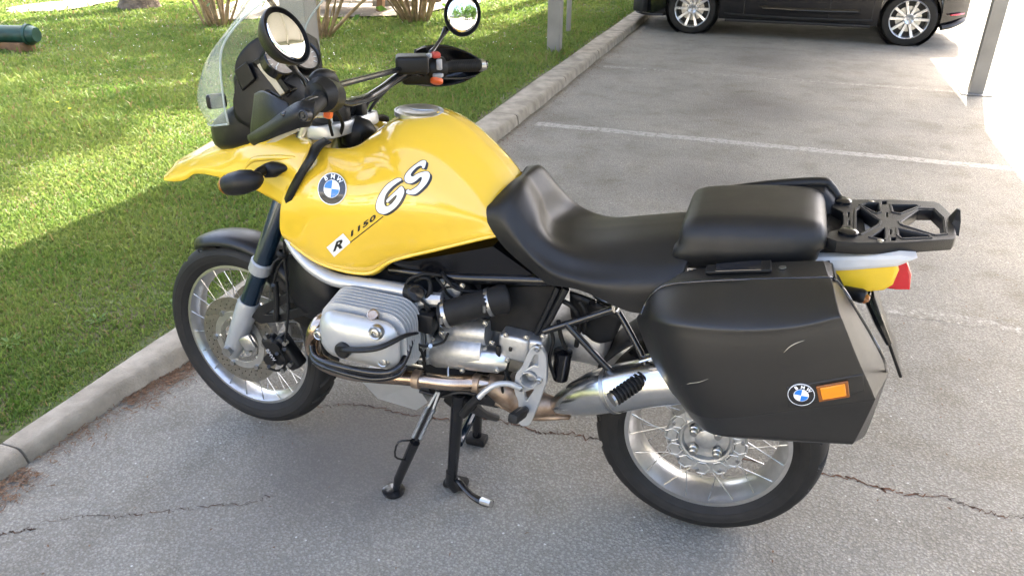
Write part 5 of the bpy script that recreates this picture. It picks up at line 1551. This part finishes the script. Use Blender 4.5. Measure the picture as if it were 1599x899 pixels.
# belly plate, sump
MB().loft([[tuple(p) for p in ats([(560, 590, -.16), (650, 600, -.16), (668, 628, -.14), (650, 640, -.12), (590, 622, -.12)])], [(p.x, .14, p.z) for p in ats([(560, 590, -.16), (650, 600, -.16), (668, 628, -.14), (650, 640, -.12), (590, 622, -.12)])]]).build('skid_plate', 'silver_paint', bike, sharp=30)
MB().box((.80, 0, .36), (.26, .22, .08), bev=.02, bseg=2).build('sump', 'dark_metal', bike)
# starter cover: stacked castings
b = MB()
b.tube(ats([(672, 548, -.13), (684, 545, -.14), (725, 545, -.15), (760, 548, -.15)]), [.035, .052, .058, .056], 20, 3)
b.build('starter_cover', 'cast_aluminium', bike, sharp=40)
MB().tube(ats([(700, 515, -.145), (703, 515, -.15), (745, 518, -.15), (763, 520, -.15)]), [.030, .036, .037, .035], 20).build('starter_cover', 'cast_aluminium', bike, sharp=40)
MB().tube(ats([(722, 556, -.165), (725, 556, -.17), (778, 561, -.17), (781, 561, -.165)]), [.034, .038, .038, .034], 20).build('starter_motor', 'aluminium', bike, sharp=40)
MB().box(at(806, 537, -.15), (.085, .06, .075), rot=Matrix.Rotation(R(4), 3, 'Y'), bev=.010, bseg=3).build('gearbox_cover', 'cast_aluminium', bike, sharp=40)
MB().box(at(838, 545, -.14), (.05, .06, .085), bev=.010, bseg=3).build('gearbox_cover', 'cast_aluminium', bike, sharp=40)
MB().box(at(778, 548, -.185), (.014, .012, .035), bev=.004).build('cable_clip', 'black_plastic', bike)
MB().box(at(797, 545, -.183), (.010, .008, .012), bev=.003).build('cable_clip', 'black_plastic', bike)
# intake: throttle body, rubber hose, clamps, airbox
tb_ = MB().box(at(668, 500, -.215), (.050, .05, .058), rot=Matrix.Rotation(R(4), 3, 'Y'), bev=.006).build('throttle_body', 'black_plastic', bike)
MB().tube(ats([(632, 497, -.22), (646, 497, -.22)]), [.034, .034], 20).build('intake_flange', 'exhaust_bronze', tb_)
MB().tube(ats([(640, 500, -.2), (655, 470, -.2), (690, 468, -.19)]), [.02, .022, .02], 10, 3).build('throttle_linkage', 'cast_aluminium', tb_)
MB().tube(ats([(690, 491, -.215), (700, 489, -.213), (735, 479, -.20), (770, 470, -.18), (790, 466, -.16)]), [.034, .036, .036, .037, .042], 20, 4).build('intake_hose', 'black_rough', bike, sharp=0)
hose = bpy.data.objects['intake_hose']
for (px, py, y, dx) in ((698, 489.5, -.213, 0), (765, 471.5, -.182, 0), (640, 497, -.22, 0), (652, 496, -.22, 0)):
    c = at(px, py, y); d = (at(px + 10, py - (2.6 if px > 660 else 0), y + (.004 if px > 660 else 0)) - c).normalized() * .005
    MB().tube([c - d, c + d], .0392 if px > 660 else .0365, 22).build('hose_clamp', 'steel', hose)
    MB().cyl(c + Vector((0, -.042, -.008)), c + Vector((.0, -.042, .012)), .005, 8).build('clamp_screw', 'steel', hose)
ab = ats([(765, 452, -.13), (800, 448, -.135), (872, 447, -.13), (862, 490, -.13), (842, 528, -.13), (800, 522, -.13), (765, 515, -.13)])
MB().loft([[tuple(p) for p in ab], [(p.x + .0, .13, p.z) for p in ab]]).build('airbox', 'black_rough', bike, sharp=30)
ab = ats([(600, 405, -.15), (640, 408, -.16), (770, 385, -.155), (840, 435, -.15), (700, 428, -.155), (640, 424, -.15)])
MB().loft([[tuple(p) for p in ab], [(p.x, .15, p.z) for p in ab]]).build('battery_cover', 'black_gloss', bike, sharp=30)
MB().box(at(706, 455, -.14), (.05, .03, .05), rot=Matrix.Rotation(R(30), 3, 'Y'), bev=.006).build('bracket', 'cast_aluminium', bike)
MB().box((.75, 0, .72), (.24, .22, .10), bev=.02).build('upper_case', 'dark_metal', bike)

# hoses and cables on the left side
cables = [([(668, 430, -.18), (672, 450, -.20), (664, 470, -.21), (668, 486, -.215)], .006), ([(680, 432, -.17), (690, 445, -.19), (700, 460, -.17), (714, 470, -.15)], .004),
          ([(640, 528, -.25), (660, 540, -.24), (690, 535, -.21), (700, 520, -.20)], .0035), ([(660, 512, -.2), (662, 545, -.2), (662, 580, -.19), (665, 600, -.18)], .007),
          ([(655, 455, -.18), (678, 462, -.185), (690, 452, -.18), (705, 448, -.16), (722, 455, -.15)], .003), ([(872, 500, -.14), (876, 525, -.14), (884, 545, -.13)], .006),
          ([(905, 470, -.13), (915, 490, -.13), (912, 520, -.12)], .006), ([(648, 440, -.19), (660, 434, -.20), (672, 440, -.195), (674, 470, -.2)], .004),
          ([(795, 560, -.16), (792, 580, -.17), (800, 600, -.17)], .004), ([(638, 540, -.22), (650, 560, -.21), (655, 580, -.2)], .003)]
for pts, r in cables: MB().tube(ats(pts), r, 7, 6).build('cable', 'black_rough', bike, sharp=0)
for px, py in ((648, 520), (660, 515), (690, 507), (672, 540), (650, 545)):
    MB().cyl(at(px, py, -.235), at(px, py, -.22), .006, 8).build('engine_bolt', 'steel', bike)
MB().box(at(660, 535, -.17), (.06, .05, .12), bev=.012).build('cylinder_base', 'cast_aluminium', bike)
for k in range(5):
    MB().box(at(650 + 6 * (k % 2), 528 + k * 10, -.20), (.05, .02, .012), bev=.003).build('engine_rib', 'aluminium', bike)

# ---- stands
MB().tube(ats([(716, 615, -.145), (711, 680, -.15), (706, 742, -.152)]), [.020, .0185, .016], 14).build('centre_stand', 'black_tube', bike, sharp=30)
cs = bpy.data.objects['centre_stand']
fl = ground(706, 757, .0)
MB().tube(ats([(705, 735, -.152), (704, 752, -.15), (712, 764, -.145)]), [.017, .018, .014], 12).build('stand_foot', 'black_tube', cs, sharp=30)
MB().box((fl.x + .012, fl.y + .004, .012), (.075, .05, .024), bev=.008).build('stand_foot', 'black_rough', cs)
A = at(714, 748, -.155)
MB().tube([A, ground(735, 772, .045), ground(755, 783, .028), ground(768, 786, .034)], [.012, .011, .014, .012], 10, 4, flat=.7).build('stand_tang', 'black_tube', cs, sharp=0)
MB().tube([ground(752, 781, .033), ground(767, 786, .040)], [.012, .010], 10).build('tang_tip', 'aluminium', cs)
g2 = ground(745, 690)
MB().tube([(at(745, 640, .09)), Vector((g2.x, g2.y, .03))], [.018, .016], 12).build('stand_leg', 'black_tube', cs)
MB().box((g2.x, g2.y, .014), (.07, .05, .028), bev=.008).build('stand_foot', 'black_rough', cs)
MB().tube([at(745, 632, .05), at(716, 692, -.13)], .014, 10).build('stand_brace', 'fork_blue', cs)
MB().tube(ats([(735, 632, -.12), (755, 645, -.03), (775, 652, .05)]), [.02, .014, .012], 10, 3).build('stand_link', 'dark_metal', cs)
MB().box(at(718, 628, -.135), (.09, .03, .06), rot=Matrix.Rotation(R(35), 3, 'Y'), bev=.012).build('stand_bracket', 'black_rough', cs)
# side stand with twin springs and pull wire
f0 = ground(615, 768)
K = at(648, 690, -.205)
top = at(684, 612, -.175)
ss = MB().tube([Vector((f0.x + .01, f0.y, .02)), Vector((f0.x + .02, f0.y, .06)), K], [.011, .0145, .0155], 14).build('side_stand', 'black_tube', bike, sharp=30)
MB().lathe([(0, .034), (.008, .036), (.012, .026), (.012, 0)], Vector((f0.x, f0.y, .002)), (0.0, 0, 1), 18).build('stand_foot', 'black_tube', ss)
for dx in (-.011, .011):
    o_ = Vector((dx, 0, 0))
    hel = []
    e1 = (top - K).normalized().orthogonal().normalized(); e2 = (top - K).normalized().cross(e1)
    for k in range(161):
        t = k / 160; a = 2 * PI * 26 * t
        hel.append(K.lerp(top, .08 + .62 * t) + o_ + (e1 * math.cos(a) + e2 * math.sin(a)) * .0055)
    MB().tube(hel, .0018, 5).build('stand_spring', 'steel', ss, sharp=0)
    MB().cyl(K.lerp(top, .66) + o_ * .8, top + o_ * .3, .0035, 8).build('spring_hook', 'white_plastic', ss)
MB().tube([K + Vector((0, .014, 0)), top + Vector((0, .016, 0))], [.009, .011], 10).build('stand_arm', 'dark_metal', ss)
MB().tube(ats([(642, 687, -.21), (622, 690, -.235), (617, 712, -.235), (632, 718, -.22)]), .0032, 7, 3).build('stand_wire', 'black_tube', ss, sharp=0)

# small fasteners and hoses about the engine
for px, py, y, r in ((690, 520, -.185, .006), (712, 500, -.185, .005), (758, 505, -.19, .005), (768, 535, -.20, .005), (722, 578, -.20, .005), (776, 578, -.205, .005),
                     (790, 523, -.183, .005), (822, 527, -.183, .005), (792, 562, -.183, .005), (848, 525, -.172, .005), (850, 568, -.172, .005), (676, 530, -.17, .006), (680, 565, -.17, .006), (690, 440, -.17, .006), (722, 446, -.16, .005)):
    MB().lathe([(-.004, r * 1.5), (.002, r * 1.5), (.002, r), (.007, r), (.0075, r * .5), (.004, r * .45), (.004, 0)], at(px, py, y), (0, -1, .1), 8).build('engine_bolt', 'steel', bike, sharp=25)
for pts, r, m in (([(640, 510, -.24), (648, 535, -.245), (660, 552, -.23), (664, 578, -.21)], .0045, 'black_rough'), ([(690, 425, -.16), (700, 440, -.18), (716, 452, -.17), (745, 455, -.15), (765, 450, -.14)], .0045, 'black_rough'),
                  ([(630, 470, -.22), (642, 462, -.225), (660, 470, -.225), (672, 484, -.22)], .004, 'black_rough'), ([(780, 570, -.17), (790, 585, -.18), (784, 605, -.19), (790, 625, -.17)], .004, 'black_rough'),
                  ([(856, 505, -.15), (864, 530, -.15), (858, 560, -.15), (866, 590, -.14)], .005, 'black_rough'), ([(880, 470, -.14), (895, 480, -.14), (905, 500, -.13), (900, 540, -.11)], .007, 'black_rough'),
                  ([(700, 588, -.205), (700, 575, -.19), (705, 560, -.17)], .004, 'steel'), ([(632, 450, -.2), (640, 436, -.2), (662, 428, -.19), (690, 430, -.17)], .005, 'black_rough'),
                  ([(655, 610, -.16), (690, 618, -.15), (720, 612, -.15), (760, 618, -.14)], .006, 'dark_metal')):
    MB().tube(ats(pts), r, 7, 6).build('cable', m, bike, sharp=0)
MB().box(at(640, 520, -.20), (.03, .05, .13), bev=.008).build('cylinder_base', 'dark_metal', bike)
MB().box(at(700, 560, -.12), (.14, .02, .10), bev=.008).build('engine_cover', 'dark_metal', bike)

# ---- cockpit: windscreen, dash, lamps, bars
WS = [  # rows bottom to top, columns from left edge across to right edge
 [at(357, 193, -.185), at(335, 190, -.13), at(322, 182, -.06), None, None, None],
]
def wrow(xl, zl, xc, zc, w, xr=None, zr=None):
    """left edge, centre front, half width"""
    xr = xl if xr is None else xr; zr = zl if zr is None else zr
    return [(xl, -w, zl), (xl * .55 + xc * .45, -w * .78, zl * .55 + zc * .45), (xl * .15 + xc * .85, -w * .38, zl * .15 + zc * .85), (xc, 0, zc), (xr * .15 + xc * .85, w * .38, zr * .15 + zc * .85), (xr * .55 + xc * .45, w * .78, zr * .55 + zc * .45), (xr, w, zr)]
rows = [wrow(.185, 1.125, -.005, 1.075, .185), wrow(.190, 1.19, -.030, 1.145, .195), wrow(.205, 1.31, .020, 1.235, .195), wrow(.265, 1.385, .105, 1.32, .190), wrow(.345, 1.445, .180, 1.41, .175), wrow(.385, 1.50, .250, 1.49, .145), wrow(.372, 1.54, .31, 1.55, .08)]
GW = patch(rows, 6, 6)
ws = MB().grid(GW).build('windscreen', 'clear_screen', bike, sharp=0)
edge = list(GW[:, 0]) + list(GW[-1][1:]) + list(GW[::-1, -1][1:]) + list(GW[0][::-1][1:])
MB().tube(edge, .0030, 6).build('screen_edge', 'clear_edge', ws, sharp=0)
for s in (-1, 1):
    c = at(338, 158, -.150); c.y *= -s
    MB().box(c, (.052, .022, .040), rot=Matrix.Rotation(s * R(-48), 3, 'Z'), bev=.009, bseg=3).build('screen_mount', 'black_plastic', ws)
# headlamp housing under the screen
rings = []
for (x, zt, zb_, w) in ((.025, 1.07, 1.03, .05), (.045, 1.10, 1.01, .09), (.085, 1.125, 1.01, .125), (.14, 1.155, 1.02, .145), (.20, 1.20, 1.03, .150), (.25, 1.20, 1.06, .13)):
    zc, hz = (zt + zb_) / 2, (zt - zb_) / 2
    rings.append([(x, w * math.copysign(abs(math.cos(a)) ** .6, math.cos(a)), zc + hz * math.copysign(abs(math.sin(a)) ** .6, math.sin(a))) for a in [2 * PI * k / 28 for k in range(28)]])
hl_ = MB().loft(rings).build('headlamp', 'black_plastic', bike, sharp=50)
for s in (-1, 1):
    MB().lathe([(.0, .001), (.004, .045), (-.01, .050), (-.03, .05)], (.062, s * .05, 1.06), (-1, s * .15, .1), 24).build('lamp_lens', 'chrome', hl_)
# instrument panel: hooded dash with two dials
DC = at(462, 95, -.005)
dash = [[at(367, 130, -.14), at(372, 95, -.13), at(395, 65, -.12), at(430, 48, -.09), at(465, 48, -.02), at(490, 62, .06)],
        [at(366, 160, -.145), at(376, 125, -.135), at(403, 90, -.125), at(436, 75, -.09), at(468, 72, -.02), at(496, 85, .06)],
        [at(372, 185, -.145), at(392, 152, -.14), at(418, 118, -.13), at(446, 108, -.09), at(474, 104, -.02), at(500, 112, .06)],
        [at(390, 196, -.14), at(415, 176, -.14), at(438, 150, -.13), at(462, 136, -.09), at(486, 130, -.02), at(508, 134, .06)],
        [at(410, 205, -.12), at(440, 196, -.12), at(458, 176, -.11), at(478, 160, -.08), at(498, 152, -.02), at(516, 152, .05)]]
db_ = MB().grid(patch(dash, 5, 5)).build('dash', 'black_plastic', bike, sharp=0, solid=.02)
def dial(px, py, y, r, n):
    c = at(px, py, y); n = Vector(n).normalized()
    d = MB().lathe([(-.02, r * 1.14), (.008, r * 1.14), (.011, r * 1.08), (.009, r), (.002, r * .98)], c, n, 40).build('dial', 'black_gloss', db_, sharp=30)
    MB().lathe([(.002, r), (.002, 0)], c, n, 40).build('dial_face', 'gauge_face', d)
    e1 = Vector((0, 0, 1)); e1 = (e1 - n * e1.dot(n)).normalized(); e2 = n.cross(e1)
    for k in range(11):
        a = R(-130 + 26 * k)
        q = e1 * math.cos(a) + e2 * math.sin(a)
        MB().cyl(c + q * r * .70 + n * .003, c + q * r * .9 + n * .003, .0012, 5).build('dial_mark', 'white_decal', d)
    MB().cyl(c + n * .004, c + n * .004 + (e1 * -.5 + e2 * .7).normalized() * r * .75, .0015, 5).build('dial_needle', 'white_decal', d)
dial(437, 95, -.135, .040, (.78, -.28, .62))
dial(474, 88, -.055, .040, (.78, -.28, .62))
# switch recess and side panel of the dash
MB().loft([[tuple(p) for p in ats([(402, 104, -.15), (410, 100, -.15), (446, 146, -.14), (438, 150, -.14)])], [tuple(p + Vector((.006, -.008, .006))) for p in ats([(402, 104, -.15), (410, 100, -.15), (446, 146, -.14), (438, 150, -.14)])]]).build('dash_strip', 'label_tan', db_, sharp=20)
for q in (((393, 98), (402, 92), (412, 98), (403, 106)), ((410, 98), (416, 96), (452, 142), (446, 147)), ((365, 112), (385, 97), (398, 125), (378, 143))):
    P = ats([(a, b_, -.152) for a, b_ in q])
    MB().loft([[tuple(p + Vector((-.008, .012, -.008))) for p in P], [tuple(p + Vector((.004, -.004, .004))) for p in P]]).build('dash_panel', 'black_plastic', db_, sharp=20, bevel=.003)
MB().box(at(450, 135, -.10), (.05, .06, .03), rot=Matrix.Rotation(R(40), 3, 'Y'), bev=.006).build('dash_switch', 'black_gloss', db_)
MB().box(at(470, 128, -.06), (.03, .03, .03), rot=Matrix.Rotation(R(40), 3, 'Y'), bev=.006).build('dash_switch', 'grey_switch', db_)

# upper yoke and bar clamps
yk = fill2d([smooth_poly([(-.05, -.125), (.03, -.13), (.05, -.09), (.055, 0), (.05, .09), (.03, .13), (-.05, .125), (-.06, .07), (-.035, 0), (-.06, -.07)])], .024, .006)
ML = at(533, 187, -.06)
YM = Matrix.Translation(Vector((.425, 0, 1.100))) @ Matrix.Rotation(R(-8), 4, 'Y') @ S_Q.to_matrix().to_4x4() @ Matrix.Diagonal((.85, .86, 1, 1))
yoke = MB().mesh(yk, YM).build('upper_yoke', 'silver_paint', bike, sharp=40)
for s in (-1, 1):
    c = YM @ Vector((-.012, s * .098, .012))
    MB().lathe([(0, .026), (.012, .026), (.016, .022), (.016, 0)], c, (.14, 0, 1), 20).build('yoke_cap', 'black_rough', yoke)
    c = YM @ Vector((.02, s * .045, .014))
    MB().box(c + Vector((.006, 0, .022)), (.045, .032, .050), bev=.008).build('bar_clamp', 'black_plastic', yoke)
    for dx in (-.012, .012):
        MB().cyl(c + Vector((dx + .006, 0, .046)), c + Vector((dx + .006, 0, .054)), .005, 10).build('clamp_bolt', 'steel', yoke)
MB().tube([YM @ Vector((0, 0, -.16)), YM @ Vector((.0, 0, .02))], [.03, .028], 14).build('steering_stem', 'dark_metal', bike)
MB().tube([YM @ Vector((.03, -.02, -.06)), YM @ Vector((.05, 0, -.02)), YM @ Vector((.07, .03, -.06))], [.03, .045, .03], 14, 4).build('ignition_shroud', 'black_plastic', bike, sharp=0)

# handlebar
LB = [at(497, 148, -.40), at(506, 146, -.33), at(520, 146, -.24)]
HB = [at(470, 183, -.44), at(484, 168, -.40), at(503, 152, -.33), at(520, 156, -.24), at(540, 161, -.13), at(556, 158, -.05), at(575, 152, .05), at(598, 138, .13), at(622, 120, .22), at(650, 109, .28), at(690, 105, .34), at(730, 103, .40), at(760, 101, .44)]
bar = MB().tube(HB, .0125, 14, 5).build('handlebar', 'black_tube', bike, sharp=0)
MB().tube(ats([(524, 134, -.22), (575, 121, 0), (626, 108, .22)]), .008, 10).build('bar_brace', 'black_tube', bar)
def along(t):
    P = crom([tuple(p) for p in HB], 10); return Vector(P[int(t * (len(P) - 1))])
# right grip, bar end, ribbed
A, B = at(692, 105, .345), at(748, 102, .425)
gr = MB().tube([A, B], [.0165, .0175], 16).build('grip', 'rubber', bar)
for k in range(16):
    c = A.lerp(B, .22 + .055 * k * .9); d = (B - A).normalized() * .0012
    MB().cyl(c - d, c + d, .0192, 16).build('grip_rib', 'rubber', gr)
MB().tube([B, at(752, 102, .432), at(759, 102, .442)], [.019, .019, .014], 16).build('bar_end', 'steel', gr)
# right controls: master cylinder, switch block, lever
MB().box(at(644, 100, .255), (.098, .070, .052), rot=Matrix.Rotation(R(25), 3, 'Z'), bev=.010, bseg=3).build('brake_reservoir', 'black_plastic', bar)
MB().box(at(655, 118, .30), (.11, .06, .05), rot=Matrix.Rotation(R(25), 3, 'Z'), bev=.015, bseg=3).build('lever_perch', 'black_plastic', bar)
rs = MB().tube([at(666, 107, .29), at(672, 107, .30), at(690, 106, .335), at(693, 106, .34)], [.024, .033, .033, .026], 18).build('switch_block', 'black_plastic', bar, sharp=40)
MB().box(at(680, 86, .30), (.026, .03, .018), rot=Matrix.Rotation(R(40), 3, 'Z'), bev=.006).build('kill_switch', 'red_switch', rs)
MB().box(at(686, 101, .285), (.016, .014, .032), bev=.004).build('switch_button', 'grey_switch', rs)
MB().box(at(670, 87, .275), (.016, .014, .014), bev=.004).build('switch_button', 'grey_switch', rs)
MB().box(at(684, 118, .285), (.030, .020, .012), bev=.004).build('switch_button', 'grey_switch', rs)
MB().lathe([(0, .019), (.010, .019), (.014, .013), (.014, 0)], at(682, 124, .29), (.1, -.5, -.85), 18).build('indicator_button', 'orange_switch', rs)
MB().tube(ats([(640, 112, .24), (655, 118, .27), (690, 122, .36), (725, 122, .43), (742, 118, .45)]), [.008, .008, .007, .006, .008], 8, 4, flat=.6).build('brake_lever', 'black_tube', bar, sharp=0)
# right handguard: broad black shell in front of the grip
RG = [[(648, 78, .36), (645, 95, .35), (640, 118, .33), (640, 131, .32)],
      [(665, 72, .42), (664, 95, .44), (664, 120, .43), (668, 135, .41)],
      [(695, 71, .46), (696, 95, .49), (698, 120, .49), (698, 134, .46)],
      [(725, 80, .48), (727, 95, .51), (728, 112, .51), (726, 127, .48)],
      [(752, 94, .46), (754, 99, .47), (754, 106, .47), (752, 112, .46)]]
MB().grid(patch([ats(r) for r in RG], 6, 6)).build('handguard', 'black_gloss', bar, sharp=0, solid=.004)
# left grip, guard arm, shell, switch block
A, B = at(503, 152, -.335), at(478, 178, -.425)
gl = MB().tube([A, A.lerp(B, .5), B], [.021, .019, .018], 16).build('grip', 'rubber', bar)
c = at(512, 148, -.29)
ls_ = MB().tube([at(497, 150, -.345), at(502, 148, -.335), at(516, 150, -.265), at(520, 150, -.25)], [.030, .040, .038, .028], 20).build('switch_block', 'black_plastic', bar, sharp=40)
MB().tube(ats([(488, 128, -.31), (500, 120, -.30), (515, 122, -.27), (524, 134, -.25)]), [.014, .018, .018, .012], 12, 4).build('clutch_reservoir', 'black_plastic', ls_, sharp=0)
MB().box(at(523, 161, -.27), (.018, .02, .026), rot=Matrix.Rotation(R(25), 3, 'Y'), bev=.005).build('indicator_button', 'red_switch', ls_)
MB().box(at(513, 174, -.28), (.020, .02, .034), rot=Matrix.Rotation(R(12), 3, 'Y'), bev=.006).build('indicator_button', 'orange_switch', ls_)
MB().box(at(519, 142, -.275), (.014, .016, .026), bev=.004).build('switch_button', 'grey_switch', ls_)
# guard: bar end pivot, long tapered arm reaching forward, curved wind deflector
AR_ = [[(493, 163, -.425), (490, 178, -.445), (480, 192, -.44)], [(470, 164, -.44), (468, 178, -.46), (470, 195, -.45)], [(442, 182, -.43), (440, 194, -.448), (440, 206, -.435)], [(418, 199, -.40), (415, 208, -.41), (415, 218, -.395)], [(393, 214, -.34), (394, 217, -.345), (400, 222, -.335)]]
ga = MB().grid(patch([ats(r) for r in AR_], 6, 5)).build('handguard', 'black_plastic', bar, sharp=0, solid=.022)
MB().lathe([(-.012, .013), (.004, .013), (.006, .010), (.003, .009), (.003, .005), (.005, .004), (.005, 0)], at(475, 181, -.468), (-.1, -1, .15), 20).build('guard_bolt', 'dark_metal', ga, sharp=25)
SH = [[(398, 147, -.30), (395, 175, -.34), (392, 200, -.345), (393, 214, -.34)],
      [(410, 142, -.36), (410, 165, -.39), (410, 190, -.40), (410, 206, -.39)],
      [(425, 148, -.40), (428, 168, -.42), (430, 184, -.43), (430, 196, -.43)],
      [(452, 162, -.42), (454, 170, -.43), (452, 180, -.44), (448, 188, -.44)]]
MB().grid(patch([ats(r) for r in SH], 6, 6)).build('guard_shell', 'black_plastic', ga, sharp=0, solid=.004)
SI = [[(398, 147, -.30), (404, 165, -.24), (412, 185, -.24)], [(418, 141, -.24), (425, 160, -.20), (430, 178, -.2)], [(440, 152, -.28), (440, 165, -.22), (442, 180, -.22)]]
MB().grid(patch([ats(r) for r in SI], 5, 5)).build('guard_lining', 'black_plastic', ga, sharp=0, solid=.004)
MB().loft([[tuple(p) for p in ats([(432, 212, -.41), (460, 200, -.43), (466, 205, -.43), (430, 222, -.40), (415, 224, -.39)])], [tuple(p + Vector((0, .01, 0))) for p in ats([(432, 212, -.41), (460, 200, -.43), (466, 205, -.43), (430, 222, -.40), (415, 224, -.39)])]]).build('guard_weight', 'label_tan', ga, sharp=20)
MB().tube(ats([(515, 155, -.30), (490, 152, -.38), (462, 166, -.43), (440, 180, -.46)]), [.008, .008, .007, .006], 8, 4, flat=.6).build('clutch_lever', 'black_tube', bar, sharp=0)
# mirrors
def mirror(px, py, y, rx, rz, face, stalk, glass_t=.0, roll=0.0):
    c = at(px, py, y); n = Vector(face).normalized()
    up = Vector((0, 0, 1)); up = (up - n * up.dot(n)).normalized(); rt = up.cross(n)
    up, rt = up * math.cos(roll) + rt * math.sin(roll), rt * math.cos(roll) - up * math.sin(roll)
    def ring(s, h): return [tuple(c + rt * rx * s * math.cos(a) + up * rz * s * math.sin(a) + n * h) for a in [2 * PI * k / 40 for k in range(40)]]
    m = MB().loft([ring(.10, -.056), ring(.45, -.050), ring(.75, -.034), ring(.95, -.010), ring(1.0, .003), ring(.985, .007), ring(.96, .007), ring(.95, .0)]).build('mirror', 'black_plastic', bar, sharp=50)
    MB().loft([ring(.955, .004), ring(.7, .0075), ring(.4, .0100), ring(.05, .0110)]).build('mirror_glass', 'mirror_glass', m, sharp=0)
    MB().tube(stalk, [.011, .006, .006, .009], 10, 4).build('mirror_stalk', 'black_tube', m, sharp=0)
mirror(446, 57, -.36, .060, .066, (.90, -.12, .46), ats([(452, 98, -.345), (463, 112, -.335), (475, 125, -.325), (484, 140, -.32)]), roll=R(-12))
mirror(722, 23, .40, .056, .064, (.45, -.92, .10), ats([(697, 45, .395), (690, 58, .37), (680, 74, .33), (672, 84, .30)]), roll=R(5))
# cables round the yoke, brake hose down the fork
for pts, r in (([(600, 140, .14), (570, 150, .06), (552, 172, .02), (545, 195, .02)], .005), ([(640, 118, .25), (610, 135, .2), (582, 165, .1), (570, 195, .05)], .005), ([(615, 128, .2), (590, 150, .12), (575, 160, .08), (566, 180, .04)], .006),
               ([(520, 165, -.25), (528, 178, -.18), (535, 195, -.1), (530, 215, -.08)], .005), ([(512, 176, -.26), (515, 195, -.16), (520, 215, -.1)], .004),
               ([(452, 322, -.10), (445, 365, -.12), (444, 400, -.13), (448, 440, -.13), (450, 480, -.135), (447, 520, -.14), (440, 548, -.135), (428, 562, -.13)], .0042),
               ([(470, 395, -.11), (450, 400, -.12), (436, 415, -.12), (430, 432, -.12), (425, 455, -.11)], .004), ([(448, 398, -.12), (430, 408, -.13), (424, 425, -.13)], .004),
               ([(430, 440, -.11), (432, 470, -.11), (432, 500, -.115)], .009), ([(436, 545, -.14), (446, 565, -.14), (436, 578, -.135), (420, 575, -.13)], .004)):
    MB().tube(ats(pts), r, 7, 6).build('cable', 'black_rough', bike, sharp=0)
c = at(441, 397, -.125)
MB().lathe([(-.01, .012), (.0, .018), (.004, .018), (.012, .012)], c, (0.2, 0, 1), 14).build('hose_grommet', 'black_rough', bike)
for px, py in ((426, 445), (444, 545), (420, 572), (432, 552)):
    MB().cyl(at(px, py, -.15), at(px, py, -.13), .006, 10).build('hose_union', 'dark_metal', bike)
